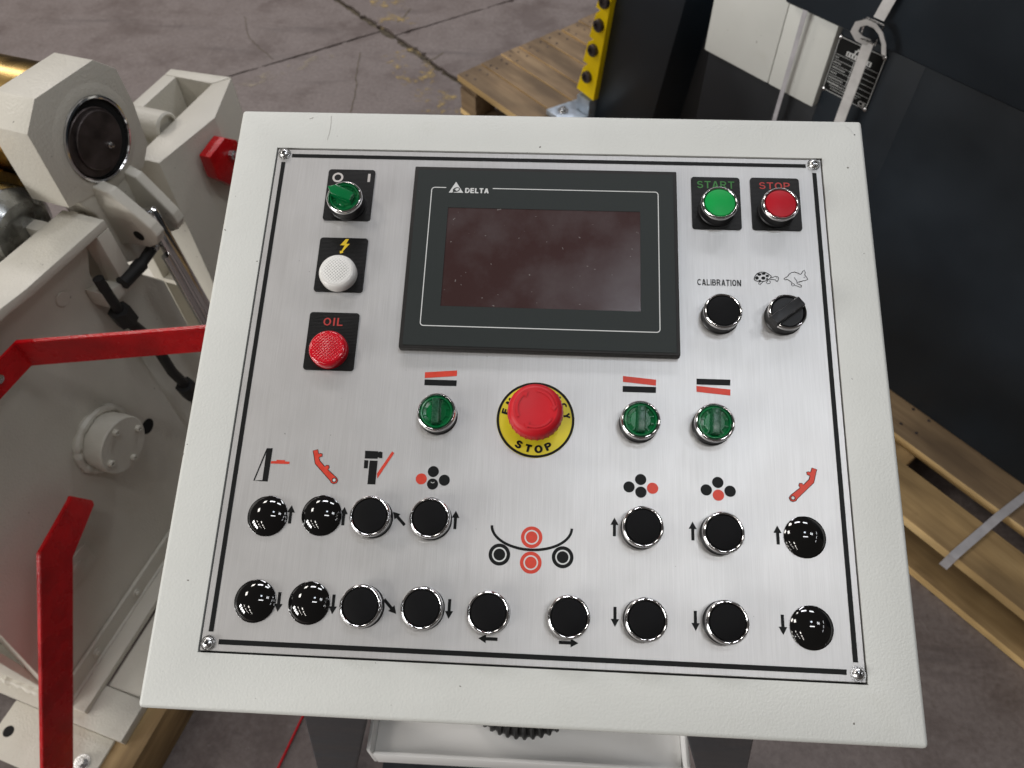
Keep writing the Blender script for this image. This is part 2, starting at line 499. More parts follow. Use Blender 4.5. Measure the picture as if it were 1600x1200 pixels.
def letters(bm, body, x0, x1, y0, y1, z, mi=0, weight=0.17, gap=0.14, mtx=None):
    """bold grotesque capitals drawn from strokes and fitted to a rectangle"""
    tot = sum(GLYPH[c][0] for c in body) + gap * (len(body) - 1)
    kx, ky = (x1 - x0) / tot, (y1 - y0)
    x = 0.0; first = len(bm.verts); q = 0
    for c in body:
        wd, strokes = GLYPH[c]
        for st in strokes:
            stroke(bm, [(x + a, b_) for a, b_ in st], weight, q * 0.000006)
            q += 1
        x += wd + gap
    bm.verts.ensure_lookup_table()
    vs = bm.verts[first:]
    for v in vs:
        v.co = Vector((x0 + v.co.x * kx, y0 + v.co.y * ky, z + v.co.z))
    for f in faces_of(vs):
        f.material_index = mi
    if mtx is not None:
        bmesh.ops.transform(bm, matrix=mtx, verts=vs)

def mesh(bm, name, mats, smooth=35):
    me = bpy.data.meshes.new(name)
    bm.to_mesh(me); bm.free()
    for m in (mats if isinstance(mats, (list, tuple)) else [mats]):
        me.materials.append(M[m])
    if smooth:
        for p in me.polygons:
            p.use_smooth = True
        me.set_sharp_from_angle(angle=R_(smooth))
    return me

def obj(name, src, mats=None, parent=None, mtx=None, label=None, smooth=35):
    me = mesh(src, name, mats, smooth) if isinstance(src, bmesh.types.BMesh) else src
    o = bpy.data.objects.new(name, me); COL.objects.link(o)
    if parent is not None:
        o.parent = parent
    if mtx is not None:
        o.matrix_basis = mtx
    if label:
        o['label'] = label
    return o

def thing(name, label, cat, mtx=None, group=None):
    o = bpy.data.objects.new(name, None); COL.objects.link(o)
    o.empty_display_size = 0.1
    if mtx is not None:
        o.matrix_basis = mtx
    o['label'] = label; o['category'] = cat
    if group:
        o['group'] = group
    return o

def tag(o, label, cat, group=None):
    o['label'] = label; o['category'] = cat
    if group:
        o['group'] = group
    return o

def B():
    return bmesh.new()

def T(x, y, z):
    return Matrix.Translation((x, y, z))

# ------------------------------------------------------------------ floor
def wob(a, b, amp, step=0.02, seed=0):
    """points from a to b with a broken, chipped outline"""
    rnd = random.Random(seed); a = Vector(a); b = Vector(b)
    L = (b - a).length; n = max(2, int(L / step)); t = (b - a) / L; o = Vector((-t.y, t.x)); out = []
    k = 0.0
    for i in range(n):
        k = 0.7 * k + rnd.uniform(-1, 1) * amp * 0.6
        chip = rnd.uniform(0.5, 1.4) * amp * 2 if rnd.random() < 0.06 else 0
        q = a + t * (L * i / n) + o * (0 if i == 0 else k + chip)
        out.append((q.x, q.y))
    return out

fb = B(); box(fb, -9, 9, -6, 12, -0.03, -0.012)
floor = obj('floor', fb, 'joint_dirt', smooth=0); floor['kind'] = 'structure'
u = Vector((0.690, -0.724)).normalized(); w = Vector((0.835, 0.550)).normalized()
X0 = Vector((-0.622, 2.388))
hm, hc = 0.014, 0.0055      # half widths of the main joint and of the cross joints
far = 9.0
def corner(su, sw, off):
    return X0 + u * off + w * 0
nu = Vector((-u.y, u.x)); 
if nu.dot(w) < 0: nu = -nu
nw = Vector((-w.y, w.x))
if nw.dot(u) < 0: nw = -nw
k = 0
for su in (-1, 1):
    for sw in (-1, 1):
        shift = u * (-0.03 if sw < 0 else 0.03)      # the cross joints do not quite meet
        c0 = X0 + shift + nu * hm * sw + nw * hc * su
        A_ = c0 + u * far * su
        Bp = c0 + w * far * sw
        D_ = A_ + w * far * sw
        near_a = c0 + u * 1.6 * su; near_b = c0 + w * 1.6 * sw
        pts = wob(near_b, c0, 0.0036, 0.016, 10 + k) + wob(c0, near_a, 0.006, 0.013, 30 + k)
        pts += [tuple(near_a), tuple(A_), tuple(D_), tuple(Bp)]
        sb = B(); vs0 = [sb.verts.new((x, y, 0)) for x, y in pts]; vs1 = [sb.verts.new((x, y, -0.0115)) for x, y in pts]
        sb.faces.new(vs0)
        for i in range(len(pts)):
            j = (i + 1) % len(pts)
            sb.faces.new((vs0[i], vs0[j], vs1[j], vs1[i]))
        bmesh.ops.recalc_face_normals(sb, faces=sb.faces[:])
        if sum(f.normal.z * f.calc_area() for f in sb.faces) < 0:
            bmesh.ops.reverse_faces(sb, faces=sb.faces[:])
        obj('slab', sb, 'concrete', floor, smooth=0)
        k += 1

def crack(pts, wd, seed):
    out = []
    for i, (a, b_) in enumerate(zip(pts, pts[1:])):
        out += wob(a, b_, 0.006, 0.02, seed + i)
    out.append(pts[-1])
    bm = B(); stroke(bm, out, wd, 0.0006); obj('crack', bm, 'joint_dirt', floor, smooth=0)
crack([(-0.702, 2.251), (-0.689, 2.124), (-0.676, 2.004), (-0.662, 1.85)], 0.0035, 50)
crack([(-0.600, 2.47), (-0.575, 2.52), (-0.560, 2.58)], 0.006, 60)
crack([(-1.006, 2.194), (-1.132, 2.34), (-1.196, 2.50)], 0.003, 80)
crack([(-0.47, 2.19), (-0.43, 2.215), (-0.40, 2.26)], 0.005, 90)
def paint(pts, wd, mt):
    bm = B(); stroke(bm, pts, wd, 0.0012); obj('paint_mark', bm, mt, floor, smooth=0)
paint([(-0.72, 2.84), (-0.64, 2.60), (-0.58, 2.44)], 0.15, 'worn_yellow')
paint([(-0.57, 2.26), (-0.47, 2.10), (-0.36, 1.90), (-0.28, 1.70)], 0.14, 'worn_yellow')
paint([(-1.30, 1.87), (-1.02, 2.07), (-0.80, 2.235)], 0.055, 'worn_pale')

# ------------------------------------------------------------------ control console
TILT = R_(20.0)
PM = T(0, 0, 1.0) @ Matrix.Rotation(TILT, 4, 'X')       # panel frame: x right, y up the slope, z out of the face
mm = 0.001
con = thing('control_console', 'cream control console with brushed metal panel of buttons and a touch screen', 'control panel')
HW, HH = 0.265, 0.2415
b = B()
# welded sheet box: hollow front frame plus sides and back
def frame_ring(bm, ox, oy, ix, iy, z0, z1):
    O_ = [(-ox, -oy), (ox, -oy), (ox, oy), (-ox, oy)]; I_ = [(-ix, -iy), (ix, -iy), (ix, iy), (-ix, iy)]
    vo0 = [bm.verts.new((x, y, z0)) for x, y in O_]; vo1 = [bm.verts.new((x, y, z1)) for x, y in O_]
    vi0 = [bm.verts.new((x, y, z0)) for x, y in I_]; vi1 = [bm.verts.new((x, y, z1)) for x, y in I_]
    for i in range(4):
        j = (i + 1) % 4
        bm.faces.new((vo1[i], vo1[j], vi1[j], vi1[i])); bm.faces.new((vi0[i], vi0[j], vo0[j], vo0[i]))
        bm.faces.new((vo0[i], vo0[j], vo1[j], vo1[i])); bm.faces.new((vi0[j], vi0[i], vi1[i], vi1[j]))
    es = [e for e in bm.edges if all(v in vo1 for v in e.verts) or (sum(v in vo1 for v in e.verts) == 1 and sum(v in vo0 for v in e.verts) == 1)]
    bmesh.ops.recalc_face_normals(bm, faces=bm.faces[:])
    bmesh.ops.bevel(bm, geom=es, offset=0.0032, segments=4, affect='EDGES', profile=0.5)
frame_ring(b, HW, HH, 0.2292, 0.2040, -0.14, 0.0004)
box(b, -0.262, 0.262, -0.2385, 0.2385, -0.1445, -0.1402)
enc = obj('enclosure', b, 'cream', con, PM)
b = B(); box(b, -0.2288, 0.2288, -0.2036, 0.2036, -0.010, -0.0045)
obj('backing_sheet', b, 'dark_gap', con, PM)

b = B(); box(b, -0.228, 0.228, -0.2027, 0.2027, -0.0042, 0.0, 0.0004, 1)
plate = obj('face_plate', b, 'alu', con, PM)
def scratch(pts, wd, mt):
    bm = B(); stroke(bm, [(x * mm, y * mm) for x, y in pts], wd * mm, 0.00056)
    obj('scratch', bm, mt, enc, smooth=0)
scratch([(-186.2, 236.5), (-185.6, 228), (-185.8, 219.6), (-187.0, 212.5)], 0.35, 'scuff')
scratch([(-201.6, 234.8), (-203.5, 233.6), (-205.0, 233.2)], 0.5, 'scuff')
scratch([(250.8, 236.4), (254.1, 233.1), (256.9, 228.8)], 0.35, 'white_print')
scratch([(257.2, 227.6), (258.2, 227.2)], 0.9, 'black_print')
ZP = 0.00018
def print_mark(name, fn, mats, label=None):
    bm = B(); fn(bm)
    return obj(name, bm, mats, plate, label=label, smooth=0)
def border(bm):
    x, y, t = 0.2220, 0.1965, 0.0017
    g = 0.0065
    for s in (-1, 1):
        flat(bm, [(-x + g, s * y - t), (x - g, s * y - t), (x - g, s * y + t), (-x + g, s * y + t)], ZP)
        flat(bm, [(s * x - t, -y + g), (s * x + t, -y + g), (s * x + t, y - g), (s * x - t, y - g)], ZP)
print_mark('border_line', border, 'black_print')

# corner screws
def screw_mesh():
    bm = B()
    prof = [(0.0, 0.0030), (0.0016, 0.0029), (0.0032, 0.0022), (0.0041, 0.0010), (0.0042, 0.0002), (0.0052, 0.0002), (0.0053, -0.0003), (0.0, -0.0003)]
    lathe(bm, prof, 28)
    for a in (0.4, 0.4 + math.pi / 2):
        box(bm, -0.0019, 0.0019, -0.0004, 0.0004, 0.0026, 0.00315, mi=1, mtx=Matrix.Rotation(a, 4, 'Z'))
    return mesh(bm, 'screw', ['steel', 'dark_gap'])
sm = screw_mesh()
for x, y, a in ((-222, 198, 0.3), (222, 198, 1.1), (-222.6, -197.6, 0.1), (223, -197.3, 0.7)):
    obj('screw', sm, None, plate, T(x * mm, y * mm, 0.0004) @ Matrix.Rotation(a, 4, 'Z'))

# printed arrows
def arrow_mesh(name):
    bm = B()
    flat(bm, [(-0.0011, -0.0067), (0.0011, -0.0067), (0.0011, 0.0014), (0.0029, 0.0014), (0.0, 0.0067), (-0.0029, 0.0014), (-0.0011, 0.0014)], ZP)
    return mesh(bm, name, 'black_print', 0)
am = arrow_mesh('arrow_mark')
arrows = [(-176.5, -106.3, 0), (-137.3, -106, 0), (-96.8, -106, 45), (-55.5, -105.4, 0), (59.3, -105.8, 0), (115, -106.4, 0), (174.9, -106.8, 0),
          (-176.8, -168, 180), (-137.9, -168, 180), (-97.4, -167.7, 225), (-55.7, -167.5, 180), (59.9, -167.7, 180), (115.3, -167.9, 180), (174.8, -167.8, 180),
          (-27.5, -186.1, 90), (28.2, -186.2, -90)]
for x, y, a in arrows:
    obj('arrow_mark', am, None, plate, T(x * mm, y * mm, 0) @ Matrix.Rotation(R_(a), 4, 'Z'))

def P_(L):
    return [(x * mm, y * mm) for x, y in L]
RB = ['black_print', 'red_print', 'white_print']
def mast(bm):
    flat(bm, P_([(-201.1, -57.8), (-196.6, -57.6), (-196.9, -82.9), (-201.0, -82.8)]), ZP)
    stroke(bm, P_([(-200.9, -58.6), (-207.3, -82.5), (-201, -82.4)]), 0.9 * mm, ZP + 0.00004)
    flat(bm, P_([(-196.4, -67.5), (-192.4, -67.3), (-192.3, -66.4), (-186.1, -66.4), (-185.9, -67.3), (-182.4, -67.4), (-182.4, -69.2), (-196.4, -69.3)]), ZP + 0.00005, 1)
print_mark('pictogram', mast, RB, 'black mast with a red arm')
def arm(bm, ox, flip):
    base = [(-165.8, -58.4), (-162.4, -57.3), (-161.2, -60.6), (-159.9, -60.2), (-158.4, -60.6), (-158.4, -62.4), (-160.6, -63.2), (-159.7, -65.9), (-155.3, -70.2), (-154.6, -69.0), (-152.6, -69.0), (-152.0, -70.6), (-152.9, -72.3), (-146.6, -77.3), (-145.2, -78.6), (-144.6, -80.0), (-145.4, -82.0), (-147.4, -82.7), (-149.3, -82.0), (-150.2, -80.6), (-163.0, -68.2)]
    L = [((ox - x) if flip else x, y) for x, y in base]
    flat(bm, P_(L), ZP, 1)
    stroke(bm, P_(L), 0.45 * mm, ZP + 0.00004, 0, True)
    cx = (ox + 147.3) if flip else -147.3
    ringflat(bm, cx * mm, -79.9 * mm, 1.1 * mm, 1.7 * mm, ZP + 0.00008, 0)
    flat(bm, disc(cx * mm, -79.9 * mm, 1.1 * mm), ZP + 0.00009, 2)
print_mark('pictogram', lambda bm: arm(bm, 0, False), RB, 'red bent arm leaning left')
print_mark('pictogram', lambda bm: arm(bm, 40.0, True), RB, 'red bent arm leaning right')
def tool(bm):
    flat(bm, P_([(-126.5, -56.9), (-116.6, -57.0), (-116.3, -57.9), (-115.5, -57.0), (-113.3, -57.6), (-113.1, -62.1), (-115.2, -62.1), (-116.3, -61.4), (-116.7, -62.7), (-126.2, -62.8)]), ZP)
    flat(bm, P_([(-126.4, -64.0), (-123.3, -64.1), (-123.2, -70.3), (-126.2, -70.2)]), ZP)
    flat(bm, P_([(-122.4, -64.2), (-116.4, -64.2), (-116.4, -82.0), (-122.3, -82.0)]), ZP)
    flat(bm, P_([(-106.2, -56.7), (-104.5, -57.9), (-115.3, -77.5), (-115.9, -73.7)]), ZP + 0.00004, 1)
print_mark('pictogram', tool, RB, 'black block with a red slanted bar')
def dots(bm, cx, red):
    for i, (dx, dy) in enumerate(((0, 5.5), (-8.5, -0.3), (0.1, -3.8), (8.6, -0.6))):
        flat(bm, disc((cx + dx) * mm, (-76.2 + dy) * mm, 4.1 * mm, 36), ZP + 0.00003 * i, 1 if i == red else 0)
    if red == 1:
        stroke(bm, [((cx + 0.1 + 1.2 * math.cos(a)) * mm, (-78.4 + 0.8 * math.sin(a)) * mm) for a in [math.pi * (1 + k / 8) for k in range(9)]], 0.4 * mm, ZP + 0.00016, 2)
print_mark('pictogram', lambda bm: dots(bm, -74.2, 1), RB, 'four roller dots, the left one red')
print_mark('pictogram', lambda bm: dots(bm, 78.2, 3), RB, 'four roller dots, the right one red')
print_mark('pictogram', lambda bm: dots(bm, 134.0, 2), RB, 'four roller dots, the lowest one red')
def bending(bm):
    cs = [((0.2, -115.6), 1), ((0.2, -133.4), 1), ((-22.4, -128.7), 0), ((22.7, -128.7), 0)]
    for (x, y), mi in cs:
        flat(bm, disc(x * mm, y * mm, 7.7 * mm, 44), ZP, mi)
        ringflat(bm, x * mm, y * mm, 4.2 * mm, 5.2 * mm, ZP + 0.00005, 2)
    pts = []
    for i in range(33):
        a = math.pi * (1.0 + i / 32)
        pts.append((28.8 * math.cos(a) * mm, (-108.3 + 16.2 * math.sin(a)) * mm))
    stroke(bm, pts, 1.9 * mm, ZP + 0.00009, 0)
print_mark('pictogram', bending, RB, 'curved sheet between red and black rollers')
def bars(bm, q, red_first):
    flat(bm, P_(q[0]), ZP, 1 if red_first else 0); flat(bm, P_(q[1]), ZP, 0 if red_first else 1)
print_mark('pictogram', lambda bm: bars(bm, ([(-86.5, 6.3), (-61.7, 8.6), (-61.7, 4.1), (-86.3, 1.6)], [(-86.3, 0.5), (-61.5, 0.6), (-61.5, -4.1), (-86.2, -4.1)]), True), RB, 'red bar rising right over black bar')
print_mark('pictogram', lambda bm: bars(bm, ([(65.2, 8.5), (90.3, 6.4), (90.1, 1.6), (65.2, 3.8)], [(65.1, 0.5), (90.2, 0.6), (90.0, -4.2), (65.0, -4.2)]), True), RB, 'red bar falling right over black bar')
print_mark('pictogram', lambda bm: bars(bm, ([(120.8, 8.3), (146.2, 8.3), (146.0, 3.6), (120.7, 3.6)], [(120.6, 2.5), (146.0, 0.5), (145.7, -4.3), (120.5, -2.2)]), False), RB, 'black bar over a tilted red bar')
print_mark('lettering', lambda bm: letters(bm, 'CALIBRATION', 123.6 * mm, 157.8 * mm, 86.0 * mm, 91.4 * mm, ZP, 0, 0.155), 'black_print')
def turtle(bm):
    C_ = lambda L: [((1.5 * 0 + 156.1 + (x - 700) * 0.1 * 1.53 * 0 + x), y) for x, y in L]
    shell = [(168.2, 92.6), (169.0, 95.2), (170.8, 97.4), (173.1, 98.6), (175.6, 98.9), (178.2, 98.2), (180.2, 96.8), (181.8, 95.4), (180.6, 93.4), (178.6, 91.8), (176.0, 90.9), (173.2, 90.5), (170.6, 90.8), (168.8, 91.4)]
    stroke(bm, P_(shell), 0.6 * mm, ZP, 0, True)
    for cx, cy, rx, ry in ((170.4, 93.6, 1.4, 1.5), (172.4, 96.6, 1.6, 1.1), (175.8, 97.4, 1.7, 0.9), (175.4, 93.6, 1.7, 1.4), (178.6, 95.6, 1.4, 1.0), (172.6, 91.4, 1.1, 0.6), (178.3, 93.0, 0.9, 0.7)):
        flat(bm, [((cx + rx * math.cos(k * math.pi / 6 + 0.3)) * mm, (cy + ry * math.sin(k * math.pi / 6 + 0.3)) * mm) for k in range(12)], ZP + 0.00004)
    stroke(bm, P_([(180.6, 93.6), (183.0, 94.6), (185.0, 95.4), (186.8, 95.2), (187.3, 94.0), (186.9, 92.6), (186.5, 91.2), (185.6, 91.0), (184.8, 92.4), (182.6, 92.6), (180.4, 92.6)]), 0.5 * mm, ZP + 0.00003)
    stroke(bm, P_([(172.2, 90.5), (171.4, 88.4), (172.6, 88.0), (174.2, 89.6), (175.4, 90.8)]), 0.5 * mm, ZP + 0.00003)
    stroke(bm, P_([(178.6, 91.4), (177.6, 89.6), (178.4, 88.8), (180.2, 89.2), (180.8, 90.4), (180.0, 91.6)]), 0.5 * mm, ZP + 0.00003)
    flat(bm, disc(185.9 * mm, 94.1 * mm, 0.35 * mm, 10), ZP + 0.00005)
print_mark('pictogram', turtle, RB, 'spotted turtle')
def hare(bm):
    body = [(204.4, 97.6), (202.6, 98.9), (200.2, 99.6), (197.8, 99.2), (195.6, 97.4), (194.2, 95.4), (192.4, 94.4), (191.3, 93.4), (192.2, 92.6), (194.2, 93.0), (196.2, 91.6), (197.6, 90.4), (197.0, 88.4), (197.9, 87.3), (199.2, 88.2), (201.2, 87.6), (203.2, 86.6), (204.6, 86.8), (204.8, 88.0), (203.4, 88.9), (201.2, 89.6), (201.6, 90.6), (204.0, 91.4), (206.4, 92.2), (208.6, 92.7), (210.0, 93.5), (209.4, 95.2), (208.3, 96.6), (208.0, 97.6), (208.4, 99.6), (207.8, 101.6), (206.4, 100.2), (205.4, 98.4)]
    stroke(bm, P_(body), 0.5 * mm, ZP, 0, True)
    stroke(bm, P_([(199.6, 95.0), (200.4, 93.4), (201.4, 91.8), (201.2, 90.6)]), 0.45 * mm, ZP + 0.00003)
    stroke(bm, P_([(198.0, 89.6), (199.4, 89.0), (199.2, 88.2)]), 0.45 * mm, ZP + 0.00003)
    flat(bm, disc(207.3 * mm, 95.0 * mm, 0.4 * mm, 10), ZP + 0.00005)
print_mark('pictogram', hare, RB, 'outlined running hare')

# ---- legend plates
def rrect(x0, x1, y0, y1, r, n=6):
    out = []
    for cx, cy, a0 in ((x1 - r, y1 - r, 0), (x0 + r, y1 - r, 90), (x0 + r, y0 + r, 180), (x1 - r, y0 + r, 270)):
        for i in range(n + 1):
            a = R_(a0 + 90 * i / n)
            out.append((cx + r * math.cos(a), cy + r * math.sin(a)))
    return out
lb = B(); prism(lb, rrect(-0.0198, 0.0198, -0.0241, 0.0241, 0.0026), 0.00005, 0.0009)
legend_me = mesh(lb, 'legend_plate', 'legend', 30)
def legend(x, y, fn, mats, label):
    o = obj('legend_plate', legend_me, None, con, PM @ T(x * mm, y * mm, 0), label)
    bm = B(); fn(bm); obj('lettering', bm, mats, o, smooth=0)
    return o
ZL = 0.00105
lg = legend(-162, 159.4, lambda bm: ringflat(bm, -11.4 * mm, 16.2 * mm, 2.9 * mm, 4.6 * mm, ZL), 'tan_print', 'black legend plate marked O and I')
bm = B(); flat(bm, P_([(14.0, 12.5), (16.1, 12.5), (16.1, 20.3), (14.0, 20.3)]), ZL); obj('lettering', bm, 'tan_print', lg, smooth=0)
def bolt_mark(bm):
    flat(bm, P_([(1.3, 23.0), (3.9, 23.0), (2.1, 18.8), (5.0, 18.7), (0.1, 11.9), (0.6, 10.7), (-2.1, 9.8), (-2.4, 12.3), (-1.2, 12.0), (1.1, 17.2), (-2.7, 17.4)]), ZL)
legend(-161.6, 95.2, bolt_mark, 'yellow_print', 'black legend plate with yellow lightning arrow')
legend(-161.8, 29.2, lambda bm: letters(bm, 'OIL', -8.3 * mm, 7.2 * mm, 12.8 * mm, 19.5 * mm, ZL, 0, 0.15, 0.2), 'oil_print', 'black legend plate marked OIL')
legend(140.7, 159.5, lambda bm: letters(bm, 'START', -15.2 * mm, 15.3 * mm, 13.4 * mm, 20.3 * mm, ZL, 0, 0.14, 0.12), 'green_print', 'black legend plate marked START')
legend(188.8, 159.9, lambda bm: letters(bm, 'STOP', -12.8 * mm, 12.3 * mm, 13.4 * mm, 19.9 * mm, ZL, 0, 0.14, 0.12), 'oil_print', 'black legend plate marked STOP')

# ---- 22 mm push buttons: black collar (the part), chrome bezel and cap (its sub-parts)
def L_(fn, name, mats, smooth=35):
    bm = B(); fn(bm); return mesh(bm, name, mats, smooth)
collar_me = L_(lambda bm: lathe(bm, [(0.0, 0.0002), (0.0146, 0.0002), (0.0147, 0.0016), (0.0141, 0.0022), (0.0140, 0.0098), (0.0, 0.0098)], 48), 'push_button', 'black_plastic')
bezel_me = L_(lambda bm: lathe(bm, [(0.0141, 0.0092), (0.0146, 0.0096), (0.01475, 0.0106), (0.0146, 0.0120), (0.0140, 0.0131), (0.0133, 0.0135), (0.0127, 0.0132), (0.01245, 0.0124), (0.01240, 0.0100), (0.0141, 0.0092)], 64), 'bezel', 'chrome', 50)
def cap_fn(bm):
    lathe(bm, [(0.0121, 0.0099), (0.0121, 0.0122), (0.0119, 0.0127), (0.0114, 0.0129), (0.0, 0.0129)], 56)
cap_me = {k: L_(cap_fn, 'cap', k) for k in ('cap_black', 'cap_green', 'cap_red')}
def button(x, y, cap='cap_black', label=None, rot=0.0):
    o = obj('push_button', collar_me, None, con, PM @ T(x * mm, y * mm, 0) @ Matrix.Rotation(rot, 4, 'Z'), label)
    obj('bezel', bezel_me, None, o); obj('cap', cap_me[cap], None, o)
    return o
lift = T(0, 0, 0.001)
for x, y, cp, lab in ((140.6, 152.3, 'cap_green', 'green button under the START lettering'), (188.5, 152.6, 'cap_red', 'red button under the STOP lettering')):
    o = button(x, y, cp, lab); o.matrix_basis = o.matrix_basis @ lift
button(140.0, 59.4, label='black button under the word CALIBRATION')
for x, y in ((-115.4, -106.6), (-72.4, -106.2), (78.2, -106.4), (134.2, -108.1),
             (-115.8, -168.4), (-73.3, -167.9), (-27.4, -168.8), (27.6, -169.3), (80.0, -168.7), (134.5, -168.0)):
    button(x, y, rot=random.uniform(0, 6))

# ---- selector switches
def knob_fn(w, h, ln, top, z0=0.0100):
    def fn(bm):
        lathe(bm, [(0.0122, z0), (0.0122, 0.0112), (0.0116, 0.0120), (0.0, 0.0120)], 56)
        pr = [(-w * 0.5, 0.0115), (-w * 0.5, 0.0115 + h * 0.75), (-w * 0.40, 0.0115 + h), (w * 0.40, 0.0115 + h), (w * 0.5, 0.0115 + h * 0.75), (w * 0.5, 0.0115)]
        prism(bm, pr, -ln - 0.0024, ln - 0.0022, 'y', 0.0006, 2)
    return fn
black_knob = L_(knob_fn(0.0088, 0.0072, 0.0138, 0), 'knob', 'black_plastic')
def green_disc_fn(bm):
    lathe(bm, [(0.0, 0.0095), (0.0121, 0.0095), (0.0121, 0.0124), (0.0115, 0.0130), (0.0106, 0.0128), (0.0100, 0.0116), (0.0078, 0.0112), (0.0072, 0.0118), (0.0, 0.0118)], 56)
    for k in range(10):      # moulded spokes of the lens
        a = 2 * math.pi * (k + 0.5) / 10
        box(bm, 0.0074, 0.0101, -0.0004, 0.0004, 0.0110, 0.0121, 0, 1, 0, Matrix.Rotation(a, 4, 'Z'))
green_knob = L_(green_disc_fn, 'knob', 'lens_green')
def grip_fn(bm):
    pr = [(-0.0034, 0.0112), (-0.0029, 0.0172), (-0.0023, 0.0180), (0.0023, 0.0180), (0.0029, 0.0172), (0.0034, 0.0112)]
    prism(bm, pr, -0.0094, 0.0094, 'y', 0.0005, 2)
    box(bm, -0.0012, 0.0012, 0.0055, 0.0082, 0.0178, 0.0183, 0.0002, 1)
grip_me = L_(grip_fn, 'grip', 'grip_green')
def pointer_fn(bm):
    prism(bm, [(-0.0038, -0.0088), (0.0038, -0.0088), (0.0042, 0.0086), (0.0, 0.0138), (-0.0042, 0.0086)], 0.0112, 0.0196, 'z', 0.0007, 2)
pointer_me = L_(pointer_fn, 'grip', 'lens_green')
def selector(x, y, kn, rot, green, label, lift=0.0):
    o = obj('selector_switch', collar_me, None, con, PM @ T(x * mm, y * mm, lift), label)
    obj('bezel', bezel_me, None, o)
    if green:
        obj('knob', green_knob, None, o); obj('grip', kn, None, o, Matrix.Rotation(rot, 4, 'Z'))
    else:
        obj('knob', kn, None, o, Matrix.Rotation(rot, 4, 'Z'))
    return o
selector(-162.0, 149.6, pointer_me, R_(67), True, 'green switch turned towards the O mark', 0.0012)
selector(188.7, 60.3, black_knob, R_(-52), False, 'black switch under the turtle and hare')
selector(-73.5, -28.3, grip_me, R_(2), True, 'green switch left of the emergency stop')
selector(77.0, -28.8, grip_me, R_(-3), True, 'green switch next right of the emergency stop')
selector(130.8, -28.8, grip_me, R_(-3), True, 'green switch farthest right of the emergency stop')

# ---- pilot lights
def pilot_body(bm):
    lathe(bm, [(0.0, 0.0003), (0.0149, 0.0003), (0.0150, 0.0042), (0.0147, 0.0062), (0.0139, 0.0078), (0.0128, 0.0086), (0.0121, 0.0087), (0.0, 0.0083)], 64)
def pilot_face(bm):
    lathe(bm, [(0.0, 0.0082), (0.0120, 0.0082), (0.0119, 0.00885), (0.0080, 0.0094), (0.0, 0.0097)], 56)
for x, y, mt, lab in ((-162.2, 86.0, 'white', 'white faceted pilot light'), (-162.2, 20.9, 'red', 'red faceted pilot light below OIL')):
    o = obj('pilot_light', L_(pilot_body, 'pilot_light', 'pilot_rim_' + mt), None, con, PM @ T(x * mm, y * mm, 0.0008), lab)
    obj('lens', L_(pilot_face, 'lens', 'pilot_' + mt), None, o)

# ---- domed blanking plugs
def dome_fn(bm):
    prof = [(0.0, 0.0)] + [(0.0147, 0.0), (0.0148, 0.0005)]
    Rr = 0.0210; zc = 0.0065 - Rr
    a1 = math.asin(0.0146 / Rr)
    prof += [(Rr * math.sin(a1 * (1 - i / 10)), zc + Rr * math.cos(a1 * (1 - i / 10))) for i in range(11)]
    lathe(bm, prof, 64)
dome_me = L_(dome_fn, 'hole_plug', 'gloss_black', 60)
for x, y in ((-193.2, -108.2), (-153.4, -106.3), (-193.7, -168.2), (-155.0, -167.8), (193.8, -107.6), (194.2, -168.9)):
    obj('hole_plug', dome_me, None, con, PM @ T(x * mm, y * mm, 0.0001))

# ---- emergency stop
es = obj('emergency_stop', L_(lambda bm: lathe(bm, [(0.0, 0.0008), (0.0150, 0.0008), (0.0150, 0.0060), (0.0120, 0.0080), (0.0115, 0.0150), (0.0, 0.0150)], 40), 'emergency_stop', 'black_plastic'), None, con,
         PM @ T(-0.0002, -0.0284, 0), 'red mushroom emergency stop button on a yellow disc')
bm = B(); lathe(bm, [(0.0, 0.0001), (0.0293, 0.0001), (0.0293, 0.0005), (0.0, 0.0006)], 72)
obj('label_disc', bm, 'yellow_label', es)
bm = B(); ringflat(bm, 0, 0, 27.4 * mm, 29.2 * mm, 0.00072, 0, 72)
def arc_text(bm, s, a0, a1, r, h, inward):
    for i, ch in enumerate(s):
        a = a0 + (a1 - a0) * i / (len(s) - 1)
        rot = a - math.pi / 2 if not inward else a + math.pi / 2
        wd = h * (1.0 if ch in 'MOG' else 0.82)
        letters(bm, ch, -wd / 2, wd / 2, -h / 2, h / 2, 0.00074, 0, 0.25, 0.1, T(r * math.cos(a), r * math.sin(a), 0) @ Matrix.Rotation(rot, 4, 'Z'))
arc_text(bm, 'EMERGENCY', R_(166), R_(9), 0.0236, 0.0048, False)
arc_text(bm, 'STOP', R_(239), R_(297), 0.0228, 0.0056, True)
obj('lettering', bm, 'black_print', es, smooth=0)
def mush_fn(bm):
    lathe(bm, [(0.0, 0.0130), (0.0150, 0.0130), (0.0188, 0.0150), (0.0199, 0.0175), (0.0202, 0.0215), (0.0199, 0.0260), (0.0192, 0.0286), (0.0180, 0.0303), (0.0162, 0.0311), (0.0158, 0.0313), (0.0150, 0.0311), (0.0, 0.0311)], 72)
    for k in range(30):       # grip ribs round the rim
        a = 2 * math.pi * k / 30
        box(bm, 0.0196, 0.02032, -0.0006, 0.0006, 0.0175, 0.0245, 0.0001, 1, 0, Matrix.Rotation(a, 4, 'Z'))
mu = obj('mushroom_cap', L_(mush_fn, 'mushroom_cap', 'mushroom'), None, es)
